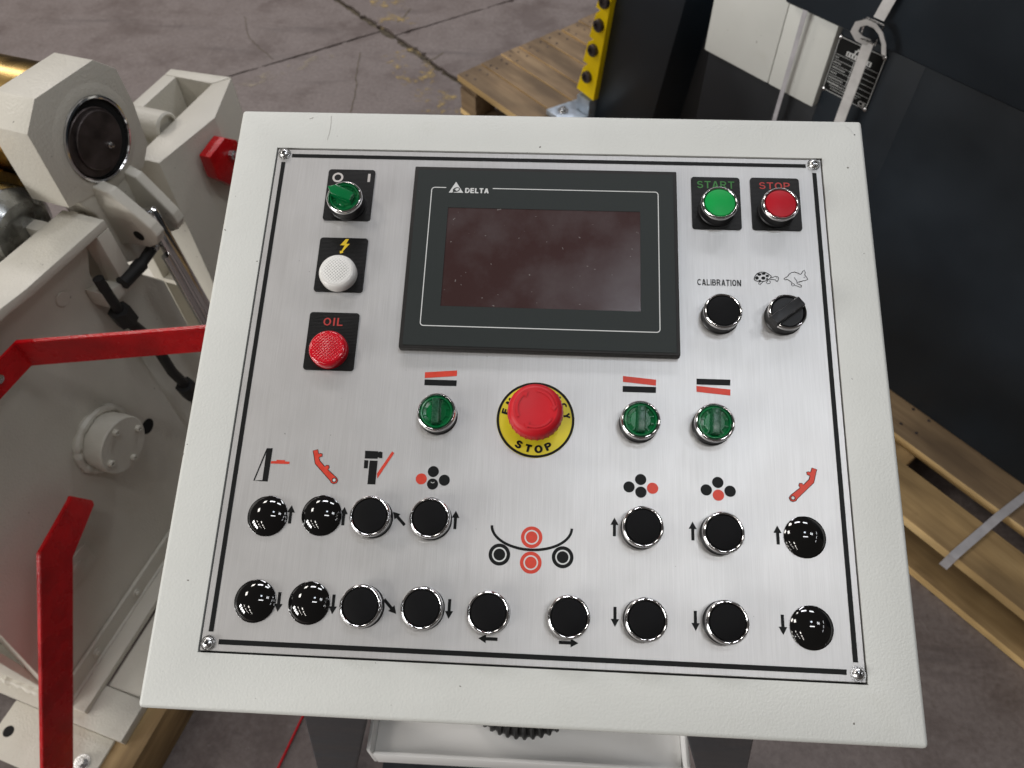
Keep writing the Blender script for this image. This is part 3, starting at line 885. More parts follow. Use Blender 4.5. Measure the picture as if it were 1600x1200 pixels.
def arrow_ring(bm):
    for k in range(3):
        a0 = R_(90 + 120 * k + 40); n = 14; rows = []
        for i in range(n + 1):
            a = a0 + R_(78) * i / n
            rows.append(a)
        ro, ri, z0, z1 = 0.0142, 0.0126, 0.0309, 0.0317
        prism(bm, [(ro * math.cos(a), ro * math.sin(a)) for a in rows] + [(ri * math.cos(a), ri * math.sin(a)) for a in rows[::-1]], z0, z1)
        a = a0; t = a - R_(15)
        prism(bm, [(0.0161 * math.cos(a), 0.0161 * math.sin(a)), (0.0107 * math.cos(a), 0.0107 * math.sin(a)), (0.0134 * math.cos(t), 0.0134 * math.sin(t))], z0, z1)
bm = B(); arrow_ring(bm); obj('arrow_relief', bm, 'mushroom', es)

# ---- touch screen
hm_ = B()
box(hm_, -0.1078, 0.1078, -0.0803, 0.0803, 0.0002, 0.0072, 0.0011, 3)
hmi = obj('touch_panel', hm_, 'hmi_frame', con, PM @ T(0.0002, 0.1038, 0), 'dark grey touch screen unit, switched off')
yc = 103.8
def HP(L):
    return [(x * mm, (y - yc) * mm) for x, y in L]
bm = B()
ox0, ox1, oy0, oy1 = -0.1046, 0.1047, (25.8 - yc) * mm, (180.5 - yc) * mm
sx0, sx1, sy0, sy1 = -0.0778, 0.0779, (58.8 - yc) * mm, (145.8 - yc) * mm
# overlay with a window for the screen
for q in ([(ox0, oy0), (ox1, oy0), (ox1, sy0), (ox0, sy0)], [(ox0, sy1), (ox1, sy1), (ox1, oy1), (ox0, oy1)], [(ox0, sy0), (sx0, sy0), (sx0, sy1), (ox0, sy1)], [(sx1, sy0), (ox1, sy0), (ox1, sy1), (sx1, sy1)]):
    prism(bm, q, 0.0071, 0.0077)
obj('front_overlay', bm, 'hmi_overlay', hmi, smooth=0)
bm = B(); box(bm, sx0, sx1, sy0, sy1, 0.0070, 0.00735)
obj('screen', bm, 'screen', hmi, smooth=0)
bm = B()
zz = 0.0079
rr_ = rrect(-0.0923, 0.0924, (41.9 - yc) * mm, (164.0 - yc) * mm, 0.0026)
top_y = (164.0 - yc) * mm
i0 = 7     # corner order: top right, top left, bottom left, bottom right
path = [(-0.0805, top_y)] + rr_[7:] + rr_[:7] + [(-0.0422, top_y)]
stroke(bm, path, 0.75 * mm, zz)
obj('outline', bm, 'white_print', hmi, smooth=0)
bm = B()
tri = HP([(-72.7, 169.6), (-78.1, 159.4), (-66.2, 159.4)])
flat(bm, tri, zz, 0)
def ell(cx, cy, rx, ry, a, n=24):
    return [(cx + rx * math.cos(t) * math.cos(a) - ry * math.sin(t) * math.sin(a), cy + rx * math.cos(t) * math.sin(a) + ry * math.sin(t) * math.cos(a)) for t in [2 * math.pi * i / n for i in range(n)]]
flat(bm, HP(ell(-72.0, 162.2, 3.0, 2.1, 0.35)), zz + 0.00005, 1)
flat(bm, HP(ell(-71.6, 162.3, 1.9, 1.15, 0.45)), zz + 0.0001, 0)
flat(bm, HP([(-75.4, 159.6), (-73.8, 159.6), (-72.0, 161.6), (-72.9, 162.2)]), zz + 0.00013, 1)
letters(bm, 'DELTA', -64.6 * mm, -45.4 * mm, (159.4 - yc) * mm, (163.9 - yc) * mm, zz, 0, 0.24, 0.16)
flat(bm, HP([(-62.9, 161.2), (-61.4, 162.4), (-61.6, 163.0), (-63.4, 161.6)]), zz + 0.0001, 1)
obj('logo', bm, ['white_print', 'hmi_overlay'], hmi, smooth=0)

# ---- stand under the console
for s in (-1, 1):
    bm = B()
    f = lambda z: 0.145 + (0.85 - z) * 0.215
    yf = lambda z: -0.208 + (0.85 - z) * 0.10
    rows = []
    for z in (0.90, 0.0):
        x = f(z) * s
        rows.append([bm.verts.new((x - 0.026, yf(z), z)), bm.verts.new((x + 0.026, yf(z), z)), bm.verts.new((x + 0.026, yf(z) + 0.05, z)), bm.verts.new((x - 0.026, yf(z) + 0.05, z))])
    for k in range(4):
        bm.faces.new((rows[0][k], rows[0][(k + 1) % 4], rows[1][(k + 1) % 4], rows[1][k]))
    bm.faces.new(rows[0][::-1]); bm.faces.new(rows[1])
    bmesh.ops.recalc_face_normals(bm, faces=bm.faces[:])
    finish_piece(bm, bm.verts[:], 0.004, 3, 0, None)
    obj('leg', bm, 'leg_navy', con)
bm = B()
box(bm, -0.168, 0.168, -0.172, 0.10, 0.545, 0.549)
box(bm, -0.168, 0.168, -0.1765, -0.1725, 0.520, 0.556, 0.001)
for s in (-1, 1):
    box(bm, s * 0.1705 - 0.002, s * 0.1705 + 0.002, -0.176, 0.10, 0.520, 0.575, 0.001)
obj('tray', bm, 'white_gloss', con)
bm = B(); box(bm, -0.172, 0.172, -0.205, 0.10, 0.46, 0.466, 0.001)
obj('lower_shelf', bm, 'leg_navy', con)
bm = B(); pts = []; rad = []
for i in range(221):
    a = 2 * math.pi * i / 220
    pts.append((-0.007 + 0.066 * math.cos(a), -0.072 + 0.066 * math.sin(a), 0.567)); rad.append(0.0175 if (i // 2) % 2 else 0.0145)
tube(bm, pts, rad, 12, 0, False)
obj('corrugated_conduit', bm, 'rubber', con)

# ------------------------------------------------------------------ cream plate-bending machine on the left
# local frame: x out of the side face, y along the side towards the back, z up
MM = T(-0.7754, -0.0420, 0) @ Matrix.Rotation(R_(-16), 4, 'Z')
mac = thing('bending_machine', 'cream metal bending machine with rollers and red guard bars, left of the console', 'machine', MM)
def mp(name, fn, mats, label=None, smooth=35, parent=None):
    bm = B(); fn(bm); return obj(name, bm, mats, parent or mac, None, label, smooth)
MC = 'machine_cream'
sp = mp('side_plate', lambda bm: prism(bm, [(0.0, 0.121), (0.085, 0.780), (0.50, 0.765), (0.462, 0.70), (0.462, 0.121)], -0.02, 0.0, 'x', 0.001, 1), MC)
def flange(bm):
    prism(bm, [(0.06, 0.800), (0.316, 0.790), (0.351, 0.785), (0.502, 0.776), (0.502, 0.762), (0.35, 0.771), (0.316, 0.776), (0.06, 0.786)], -0.035, 0.034, 'x', 0.0025, 2)
    prism(bm, [(0.478, 0.665), (0.502, 0.665), (0.502, 0.7615), (0.478, 0.763)], 0.001, 0.034, 'x', 0.002, 2)
    prism(bm, [(0.440, 0.660), (0.502, 0.652), (0.502, 0.6645), (0.440, 0.690)], 0.001, 0.030, 'x', 0.003, 2)
mp('top_flange', flange, MC, parent=None)
mp('front_plate', lambda bm: box(bm, -0.6, -0.0205, 0.006, 0.018, 0.121, 0.52, 0.001, 1), MC)
def inner(bm):
    prism(bm, [(0.20, 0.56), (0.20, 0.745), (0.36, 0.770), (0.455, 0.800), (0.475, 0.790), (0.475, 0.56)], -0.088, -0.074, 'x', 0.003, 2)
    prism(bm, [(0.455, 0.56), (0.475, 0.56), (0.475, 0.775), (0.455, 0.775)], -0.073, -0.036, 'x', 0.003, 2)
    box(bm, -0.0735, -0.0355, 0.20, 0.4545, 0.70, 0.71)
mp('inner_frame', inner, MC)
def rear(bm):
    prism(bm, [(0.463, 0.121), (0.463, 0.745), (0.52, 0.76), (0.545, 0.62), (0.588, 0.56), (0.592, 0.121)], -0.045, -0.022, 'x', 0.002, 1)
mp('rear_plate', rear, MC)
def rbox(bm):
    z0, z1 = 0.121, 0.742
    prism(bm, [(-0.052, 0.668), (-0.052, 0.885), (-0.030, 0.912), (0.008, 0.800), (-0.008, 0.668)], z0, z1, 'z', 0.002, 2)
    prism(bm, [(-0.148, 0.886), (-0.053, 0.886), (-0.031, 0.914), (-0.148, 0.905)], z0, z1, 'z', 0.002, 2)
    prism(bm, [(-0.148, 0.668), (-0.124, 0.668), (-0.124, 0.8855), (-0.148, 0.8855)], z0, z1, 'z', 0.002, 2)
    prism(bm, [(-0.1235, 0.668), (-0.0525, 0.668), (-0.0525, 0.8855), (-0.1235, 0.8855)], 0.45, 0.46)
    prism(bm, [(-0.1235, 0.6685), (-0.0525, 0.6685), (-0.0525, 0.70), (-0.1235, 0.70)], 0.58, 0.7405, 'z', 0.003, 2)
mp('rear_housing', rbox, MC)
XR = Matrix.Rotation(R_(90), 4, 'Y')            # turns a lathe's axis onto local x
mp('pivot_boss', lambda bm: lathe(bm, [(0, -0.055), (0.026, -0.055), (0.026, 0.004), (0.023, 0.007), (0.020, 0.006), (0.019, 0.0), (0, 0.0)], 32, T(-0.058, 0.755, 0.738) @ XR), MC)
# bearing head with its arm
def head(bm):
    prism(bm, [(0.631, 0.932), (0.661, 0.903), (0.664, 0.848), (0.657, 0.786), (0.631, 0.762), (0.488, 0.798), (0.490, 0.911), (0.524, 0.939)], -0.062, 0.0, 'x', 0.0015, 2)
    lathe(bm, [(0.076, -0.001), (0.069, 0.0012), (0.063, 0.0026), (0.0580, 0.003), (0.0580, -0.001)], 56, T(0, 0.578, 0.846) @ XR)
hd = mp('bearing_head', head, MC)
mp('bearing_ring', lambda bm: lathe(bm, [(0.0580, 0.0), (0.0575, 0.0060), (0.0552, 0.0068), (0.0535, 0.0055), (0.0530, 0.0)], 56, T(0, 0.578, 0.846) @ XR), 'chrome', parent=hd)
mp('bore', lambda bm: lathe(bm, [(0, 0.0015), (0.0528, 0.0015), (0.0528, 0.001), (0, 0.001)], 48, T(0, 0.578, 0.846) @ XR), 'bore', parent=hd)
def shaft(bm):
    lathe(bm, [(0, 0.002), (0.0465, 0.002), (0.0465, 0.0045), (0.0455, 0.0055), (0.0, 0.0055)], 48, T(0, 0.572, 0.846) @ XR)
    lathe(bm, [(0, 0.005), (0.0400, 0.005), (0.0400, 0.0085), (0.0388, 0.0095), (0.0, 0.0095)], 48, T(0, 0.576, 0.847) @ XR)
mp('shaft_end', shaft, 'dark_steel', parent=hd)
mp('grease_nipple', lambda bm: (lathe(bm, [(0, 0.009), (0.0045, 0.009), (0.0045, 0.012), (0.0028, 0.0125), (0.0028, 0.016), (0, 0.0165)], 12, T(0, 0.586, 0.834) @ XR)), 'steel', parent=hd)
mp('neck', lambda bm: prism(bm, [(0.502, 0.800), (0.522, 0.757), (0.529, 0.660), (0.575, 0.635), (0.612, 0.660), (0.632, 0.720), (0.625, 0.790)], -0.058, -0.002, 'x', 0.004, 3), MC)
def arm_fn(bm):
    prism(bm, [(-0.006, 0.802), (0.026, 0.794), (0.071, 0.744), (0.077, 0.730), (0.070, 0.713), (0.052, 0.702), (0.012, 0.697), (-0.006, 0.692)], 0.534, 0.552, 'y', 0.003, 3)
    prism(bm, [(-0.006, 0.784), (0.018, 0.774), (0.056, 0.716), (0.059, 0.700), (0.052, 0.686), (0.034, 0.676), (-0.006, 0.674)], 0.594, 0.611, 'y', 0.003, 3)
am_ = mp('clevis_arm', arm_fn, MC)
SR = Matrix.Rotation(R_(90), 4, 'X')            # turns a lathe's axis onto local -y
mp('pin_hole', lambda bm: lathe(bm, [(0, 0.0004), (0.0085, 0.0004), (0.0085, 0.0), (0, 0.0)], 24, T(0.042, 0.534, 0.722) @ SR), 'bore', parent=am_)
def rod(bm):
    tube(bm, [(0.0395, 0.572, 0.742), (0.0397, 0.572, 0.739), (0.0400, 0.572, 0.732), (0.056, 0.572, 0.530), (0.070, 0.572, 0.36)], [0.006, 0.0105, 0.0125, 0.0125, 0.0125], 28)
    tube(bm, [(0.047, 0.556, 0.665), (0.056, 0.556, 0.52), (0.068, 0.556, 0.36)], 0.0065, 16)
mp('piston_rod', rod, 'chrome')
def lever(bm):
    tube(bm, [(0.034, 0.476, 0.678), (0.036, 0.520, 0.678)], [0.0105, 0.0105], 14)
    tube(bm, [(0.036, 0.519, 0.678), (0.032, 0.556, 0.680)], [0.0075, 0.0085], 12)
lv = mp('lever', lever, 'rubber')
mp('lever_bolt', lambda bm: lathe(bm, [(0, 0.0), (0.005, 0.0), (0.005, 0.004), (0.003, 0.0055), (0, 0.006)], 8, T(0.040, 0.552, 0.684) @ XR), 'steel', parent=lv)
def hose(bm):
    tube(bm, [(0.030, 0.449, 0.712), (0.031, 0.449, 0.68), (0.032, 0.450, 0.645)], 0.0075, 12)
    tube(bm, [(0.032, 0.450, 0.648), (0.032, 0.453, 0.620)], 0.0165, 6)
    tube(bm, [(0.032, 0.453, 0.622), (0.033, 0.463, 0.585), (0.033, 0.472, 0.53), (0.03, 0.476, 0.47), (0.03, 0.486, 0.42), (0.03, 0.49, 0.25)], 0.0085, 12)
    tube(bm, [(0.03, 0.484, 0.425), (0.03, 0.488, 0.395)], 0.0165, 6)
mp('hydraulic_hose', hose, 'rubber')
# bolted round boss with its weld
def boss(bm):
    lathe(bm, [(0.0, -0.001), (0.045, -0.001), (0.045, 0.022), (0.0466, 0.023), (0.0466, 0.041), (0.0450, 0.043), (0.0, 0.043)], 48, T(0, 0.327, 0.470) @ XR)
    pts = []; rad = []; rnd = random.Random(4)
    for i in range(61):
        a = 2 * math.pi * i / 60
        pts.append((0.004, 0.327 + 0.050 * math.cos(a), 0.470 + 0.050 * math.sin(a))); rad.append(0.0065 + rnd.uniform(-0.0014, 0.0016))
    tube(bm, pts, rad, 8, 0, False)
bo = mp('flange_boss', boss, MC)
for s, z in ((0.328, 0.504), (0.361, 0.470), (0.293, 0.470), (0.327, 0.436)):
    mp('bolt', lambda bm: lathe(bm, [(0.0022, 0.044), (0.0022, 0.049), (0.0048, 0.049), (0.0055, 0.047), (0.0055, 0.0428), (0, 0.0428), (0, 0.044), (0.0022, 0.044)], 16, T(0, s, z) @ XR), MC, parent=bo)
mp('cable_hole', lambda bm: lathe(bm, [(0, 0.0006), (0.014, 0.0006), (0.014, 0.0001), (0, 0.0001)], 24, T(0, 0.402, 0.398) @ XR), 'bore')
def pad(bm):
    prism(bm, [(0.140, 0.31), (0.158, 0.356), (0.200, 0.352), (0.196, 0.305), (0.170, 0.298)], 0.0005, 0.005, 'x', 0.0015, 2)
    lathe(bm, [(0, 0.0048), (0.012, 0.0048), (0.012, 0.0068), (0.0105, 0.0075), (0, 0.0075)], 24, T(0, 0.168, 0.328) @ XR)
mp('welded_pad', pad, MC)
mp('plug', lambda bm: lathe(bm, [(0, 0.0005), (0.011, 0.0005), (0.011, 0.002), (0.010, 0.0028), (0, 0.0028)], 24, T(0, 0.405, 0.705) @ XR), MC)
def rail(bm):
    box(bm, 0.0005, 0.007, 0.0, 0.46, 0.121, 0.172, 0.001, 1)
    box(bm, 0.0072, 0.038, 0.0, 0.46, 0.121, 0.134, 0.002, 2)
    tube(bm, [(0.0072, 0.0, 0.135), (0.0072, 0.46, 0.135)], 0.0035, 8)
rl = mp('rail', rail, MC)
for s in (0.087, 0.200, 0.315):
    mp('bolt', lambda bm: (lathe(bm, [(0, 0.0), (0.0085, 0.0), (0.008, 0.002), (0.0045, 0.0022), (0.0045, 0.0058), (0.0018, 0.0058), (0.0018, 0.003), (0, 0.003)], 16, T(0.0071, s, 0.154) @ XR)), MC, parent=rl)
mp('base_plate', lambda bm: (box(bm, -0.6, 0.117, -0.018, 0.050, 0.100, 0.1205, 0.002, 2), box(bm, -0.6, 0.0, 0.0505, 0.95, 0.100, 0.1205, 0.002, 2)), MC)
mp('base_beam', lambda bm: box(bm, 0.0385, 0.112, 0.0508, 0.70, 0.030, 0.118, 0.002, 1), MC)
def weld(bm):
    rnd = random.Random(9); pts = []; rad = []
    for i in range(70):
        pts.append((-0.40 + 0.40 * i / 69, 0.004, 0.1225)); rad.append(0.0075 + rnd.uniform(-0.002, 0.002))
    tube(bm, pts, rad, 8)
mp('weld_bead', weld, MC)
def foot(bm):
    prism(bm, [(-0.104, -0.0185), (0.097, -0.0185), (0.097, -0.104), (-0.104, -0.104)], 0.088, 0.1045, 'z', 0.0015, 2)
ft = mp('foot_plate', foot, MC)
mp('bolt_hole', lambda bm: lathe(bm, [(0, 0.1048), (0.009, 0.1048), (0.009, 0.1044), (0, 0.1044)], 24, T(-0.081, -0.064, 0)), 'bore', parent=ft)
mp('bolt', lambda bm: (lathe(bm, [(0, 0.1046), (0.013, 0.1046), (0.013, 0.1062), (0.0, 0.1065)], 24, T(0.068, -0.064, 0)), lathe(bm, [(0, 0.106), (0.0078, 0.106), (0.0078, 0.112), (0.0065, 0.1135), (0.0, 0.1135)], 6, T(0.068, -0.064, 0))), 'steel', parent=ft)
# rollers run back along local -x
mp('roller', lambda bm: lathe(bm, [(0, -0.075), (0.079, -0.075), (0.080, -0.078), (0.080, -1.3), (0, -1.3)], 56, T(0, 0.586, 0.847) @ XR), 'brass', 'worn gold coloured upper roller')
rl2 = mp('roller', lambda bm: lathe(bm, [(0, -0.105), (0.076, -0.105), (0.078, -0.108), (0.078, -1.3), (0, -1.3)], 56, T(0, 0.452, 0.766) @ XR), 'brass', 'worn gold coloured side roller')
mp('collar', lambda bm: lathe(bm, [(0, -0.060), (0.044, -0.060), (0.048, -0.064), (0.060, -0.075), (0.062, -0.078), (0.062, -0.1045), (0, -0.1045)], 48, T(0, 0.452, 0.766) @ XR), 'ring_steel', parent=rl2)
# red guard bars
def bar1(bm):
    zt, zb = 0.752, 0.708
    P0 = [(0.046, 0.180), (0.046, 0.292), (0.300, 0.408)]
    ribbon(bm, [(x, y, zt) for x, y in P0], [(x, y, zb) for x, y in P0], 0.007, (-0.35, 0.93, 0))
    finish = [e for e in bm.edges if e.is_manifold and e.calc_face_angle(0) > 0.6]
    bmesh.ops.bevel(bm, geom=finish, offset=0.001, segments=2, affect='EDGES')
gb = mp('guard_bar', bar1, 'red_paint', 'red bent flat bar reaching behind the console')
mp('bolt', lambda bm: lathe(bm, [(0, 0.0), (0.0065, 0.0), (0.006, 0.003), (0.003, 0.004), (0.0, 0.0035)], 14, T(0.0465, 0.250, 0.733) @ XR), 'steel', parent=gb)
def bar2(bm):
    Lf = [(0.036, 0.222, 0.484), (0.040, 0.216, 0.486), (0.070, 0.128, 0.504), (0.080, -0.091, 0.215), (0.086, -0.17, 0.10)]
    Rt = [(0.036, 0.240, 0.440), (0.040, 0.236, 0.436), (0.070, 0.153, 0.442), (0.080, -0.073, 0.143), (0.086, -0.15, 0.035)]
    ribbon(bm, Lf, Rt, 0.007, (-0.9, -0.2, -0.1))
    es_ = [e for e in bm.edges if e.is_manifold and e.calc_face_angle(0) > 0.6]
    bmesh.ops.bevel(bm, geom=es_, offset=0.001, segments=2, affect='EDGES')
mp('guard_bar', bar2, 'red_paint', 'red bent flat bar in front of the round boss')
def rbr(bm):
    prism(bm, [(0.733, 0.716), (0.780, 0.722), (0.807, 0.699), (0.802, 0.634), (0.764, 0.634), (0.733, 0.674)], 0.010, 0.032, 'x', 0.003, 2)
rb = mp('red_bracket', rbr, 'red_paint')
mp('bolt', lambda bm: lathe(bm, [(0, 0.0), (0.008, 0.0), (0.008, 0.006), (0.005, 0.008), (0.005, 0.018), (0, 0.018)], 6, T(0.0325, 0.780, 0.690) @ XR), 'steel', parent=rb)

bm = B(); box(bm, -0.05, 0.05, -0.5, 0.5, 0.0, 0.0995, 0.003, 2, 0)
for v in bm.verts:
    v.co = Vector((v.co.y, v.co.x, v.co.z))
bmesh.ops.recalc_face_normals(bm, faces=bm.faces[:])
beam = obj('wooden_beam', bm, 'wood', None, MM @ T(0.098, 0.30, 0.0) @ Matrix.Rotation(R_(90), 4, 'Z'))
tag(beam, 'brown wooden beam on the floor under the cream bending machine', 'beam')

# ------------------------------------------------------------------ pallets (frame: x along the planks, y across, z up)
FW = Matrix.Rotation(R_(-48), 4, 'Z')
def pallet(label, l0, l1, tops, bottoms, crosses, zt, mats, cat='pallet'):
    base = (l0, tops[0][0])
    root = thing('pallet', label, cat, FW @ T(base[0], base[1], 0), 'wooden pallets under the dark machines')
    L = l1 - l0
    rnd = random.Random(int(abs(l0) * 100))
    def plank(name, x0, x1, y0, y1, z0, z1, mt):
        bm = B(); box(bm, x0, x1, y0, y1, z0, z1, 0.0022, 2)
        for v in bm.verts:
            v.co.y += 0.0012 * math.sin(v.co.x * 23 + y0 * 90); v.co.z += 0.0008 * math.sin(v.co.x * 9 + y0 * 50)
        bm.normal_update()
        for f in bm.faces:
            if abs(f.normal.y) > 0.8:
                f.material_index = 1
        if name == 'plank':
            for c0, c1 in crosses:
                for q in (0.25, 0.75):
                    for jx in (0.3, 0.7):
                        lathe(bm, [(0, 0.0012), (0.0034, 0.0012), (0.0038, 0.0), (0.0038, -0.002)], 8, T(c0 + (c1 - c0) * jx - l0 + rnd.uniform(-0.006, 0.006), y0 + (y1 - y0) * q + rnd.uniform(-0.006, 0.006), z1), 2)
        cx, cy = (x0 + x1) / 2, (y0 + y1) / 2
        bmesh.ops.translate(bm, verts=bm.verts[:], vec=(-cx, -cy, 0))
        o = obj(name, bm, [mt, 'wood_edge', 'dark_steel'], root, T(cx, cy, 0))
        return o
    for i, (a, b_) in enumerate(tops):
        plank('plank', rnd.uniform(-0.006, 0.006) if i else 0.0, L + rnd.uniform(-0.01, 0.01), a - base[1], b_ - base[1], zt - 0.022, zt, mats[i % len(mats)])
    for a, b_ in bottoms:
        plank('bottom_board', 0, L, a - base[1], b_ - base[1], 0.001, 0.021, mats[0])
    y1 = tops[-1][1] - base[1]
    for c0, c1 in crosses:
        bm = B(); box(bm, -(y1 - 0.02) / 2, (y1 - 0.02) / 2, -(c1 - c0) / 2, (c1 - c0) / 2, zt - 0.0445, zt - 0.0226, 0.002, 1)
        obj('cross_board', bm, mats[0], root, T((c0 + c1) / 2 - l0, y1 / 2, 0) @ Matrix.Rotation(R_(90), 4, 'Z'))
        for a, b_ in bottoms:
            bm = B(); box(bm, -(c1 - c0) / 2, (c1 - c0) / 2, -(b_ - a) / 2 + 0.003, (b_ - a) / 2 - 0.003, 0.0215, zt - 0.045, 0.003, 2)
            obj('block', bm, mats[0], root, T((c0 + c1) / 2 - l0, (a + b_) / 2 - base[1], 0))
    return root
pallet('wooden pallet beyond the console carrying the navy column', -1.603, -0.45,
       [(1.034, 1.127), (1.131, 1.212), (1.216, 1.286), (1.290, 1.375), (1.379, 1.462), (1.466, 1.546), (1.550, 1.630), (1.634, 1.72)],
       [(1.036, 1.12), (1.33, 1.42), (1.62, 1.71)], [(-1.600, -1.52), (-1.06, -0.97), (-0.54, -0.455)], 0.14, ['wood_grey'])
pallet('wooden pallet under the big navy machine, right of the console', -0.36, 1.0,
       [(0.767, 0.870), (0.917, 1.030), (1.07, 1.18), (1.22, 1.33), (1.37, 1.48), (1.52, 1.63)],
       [(0.768, 0.868), (1.15, 1.25), (1.53, 1.63)], [(-0.35, -0.25), (0.035, 0.125), (0.50, 0.60), (0.90, 0.99)], 0.14, ['wood', 'wood_grey'])

# ------------------------------------------------------------------ navy machine
NB = (0.0, 1.0)
nav = thing('navy_machine', 'large dark navy machine with cream panel and black rating plate', 'machine', FW @ T(0, 1.0, 0.141))
def npart(name, fn, mats, label=None, parent=None, smooth=35):
    bm = B(); fn(bm); bmesh.ops.translate(bm, verts=bm.verts[:], vec=(0, -1.0, -0.141) if parent is None else (0, 0, 0))
    return obj(name, bm, mats, parent or nav, None, label, smooth)
npart('lower_body', lambda bm: box(bm, -0.218, 1.1, 1.004, 1.75, 0.1412, 0.794, 0.004, 2), 'navy')
npart('recessed_panel', lambda bm: box(bm, -0.384, -0.2185, 1.016, 1.70, 0.1412, 0.794, 0.003, 2), 'navy')
npart('upper_body', lambda bm: box(bm, -0.488, 1.1, 0.982, 1.75, 0.7965, 1.45, 0.006, 3), 'navy')
npart('cream_panel', lambda bm: (box(bm, -0.654, -0.490, 1.002, 1.30, 0.632, 1.20, 0.004, 2), box(bm, -0.4895, -0.3845, 1.002, 1.30, 0.632, 0.7955, 0.004, 2)), 'cream', 'cream painted panel with a vertical seam')
npart('dark_base', lambda bm: (box(bm, -0.655, -0.385, 1.020, 1.60, 0.1412, 0.6315, 0.004, 2), box(bm, -0.90, -0.6555, 1.26, 1.70, 0.1412, 1.2, 0.004, 2)), 'navy_dark')
# rating plate with rivets
def npl(bm):
    box(bm, -0.047, 0.047, -0.0015, 0.0, -0.0505, 0.0505, 0.0005, 1)
npm = B(); npl(npm)
np_ = obj('rating_plate', npm, 'black_print', nav, T(-0.3355, 0.0145, 0.7185 - 0.141))
def np_print(bm):
    XZ = Matrix.Rotation(R_(90), 4, 'X')
    z = 0.0018
    def bar(x0, x1, y0, y1, zz=z):
        flat(bm, [(x0, y0), (x1, y0), (x1, y1), (x0, y1)], zz)
    t = 0.0005
    for s in (-1, 1):
        bar(-0.046, 0.046, s * 0.0492 - t, s * 0.0492 + t); bar(s * 0.0455 - t, s * 0.0455 + t, -0.049, 0.049)
    for i in range(6):
        y = 0.019 - i * 0.0095
        bar(-0.043, 0.043, y - 0.0003, y + 0.0003)
    bar(-0.0055, -0.0047, -0.0285, 0.019)
    rnd = random.Random(3)
    for i in range(6):
        y = 0.0145 - i * 0.0095; x = -0.042
        end = x + (0.006, 0.014, 0.026, 0.013, 0.029, 0.023)[i]
        while x < end:
            wd = rnd.uniform(0.0014, 0.0022)
            bar(x, x + wd * 0.62, y - 0.0016, y + 0.0012); x += wd + 0.0009
    for i in range(3):
        y = -0.0335 - i * 0.0048; x = -0.038 + 0.003 * i
        while x < 0.030 - 0.007 * i:
            wd = rnd.uniform(0.0012, 0.0022)
            bar(x, x + wd * 0.6, y - 0.0010, y + 0.0010); x += wd + 0.0009
    # emblem: half cog over a light name band
    stroke(bm, [(0.001 + 0.010 * math.cos(a), 0.031 + 0.010 * math.sin(a)) for a in [math.pi * k / 12 for k in range(13)]], 0.0022, z)
    for k in range(7):
        a = math.pi * k / 6
        flat(bm, [(0.001 + r * math.cos(a + d), 0.031 + r * math.sin(a + d)) for r, d in ((0.0105, -0.1), (0.0130, -0.08), (0.0130, 0.08), (0.0105, 0.1))], z)
    bar(-0.024, 0.026, 0.0225, 0.0310)
    for k in range(8):
        flat(bm, [(-0.0215 + k * 0.006, 0.0240), (-0.0190 + k * 0.006, 0.0240), (-0.0190 + k * 0.006, 0.0296), (-0.0215 + k * 0.006, 0.0296)], z + 0.0003, 1)
    text(bm, 'CE', 0.028, 0.042, -0.0475, -0.0385, z, 0, 0.02)
    bmesh.ops.transform(bm, matrix=XZ, verts=bm.verts[:])
bm = B(); np_print(bm); obj('lettering', bm, ['white_print', 'black_print'], np_, smooth=0)
YR = Matrix.Rotation(R_(90), 4, 'X')
for sx in (-1, 1):
    for sz_ in (-1, 1):
        bm = B(); lathe(bm, [(0, 0.0015), (0.0042, 0.0015), (0.0038, 0.0032), (0.002, 0.0045), (0, 0.0048)], 16, T(sx * 0.0445, 0, sz_ * 0.0485) @ YR)
        obj('rivet', bm, 'steel', np_)

# ------------------------------------------------------------------ column with yellow rack
colm = thing('machine_column', 'navy machine column with yellow bolted rack on its left edge', 'machine', FW @ T(-1.03, 1.3, 0.141))
def cpart(name, fn, mats, parent=None, smooth=35):
    bm = B(); fn(bm)
    bmesh.ops.translate(bm, verts=bm.verts[:], vec=(1.03, -1.3, -0.141))
    return obj(name, bm, mats, parent or colm, None, None, smooth)
def col_body(bm):
    rows = []
    for z in (0.1412, 1.2):
        a = -1.141 + 0.118 * (z - 0.207); c = -0.925 + 0.140 * (z - 0.267)
        rows.append([bm.verts.new(p) for p in ((a, 1.2, z), (c, 1.2, z), (c + 0.045, 1.262, z), (c + 0.045, 1.55, z), (a, 1.55, z))])
    n = 5
    for k in range(n):
        bm.faces.new((rows[0][k], rows[0][(k + 1) % n], rows[1][(k + 1) % n], rows[1][k]))
    bm.faces.new(rows[0][::-1]); bm.faces.new(rows[1])
    bmesh.ops.recalc_face_normals(bm, faces=bm.faces[:])
    finish_piece(bm, bm.verts[:], 0.003, 2, 0, None)
cpart('column', col_body, 'navy')
def rack(bm):
    L = [(-1.092, 0.590), (-1.101, 0.507), (-1.136, 0.211), (-1.208, 0.218), (-1.187, 0.291), (-1.171, 0.309), (-1.189, 0.310), (-1.174, 0.372), (-1.155, 0.386), (-1.171, 0.388), (-1.152, 0.458), (-1.137, 0.472), (-1.153, 0.474), (-1.134, 0.545), (-1.119, 0.558), (-1.135, 0.560), (-1.128, 0.590)]
    prism(bm, L, 1.180, 1.1985, 'y', 0.0008, 1)
rk = cpart('yellow_rack', rack, 'yellow_paint')
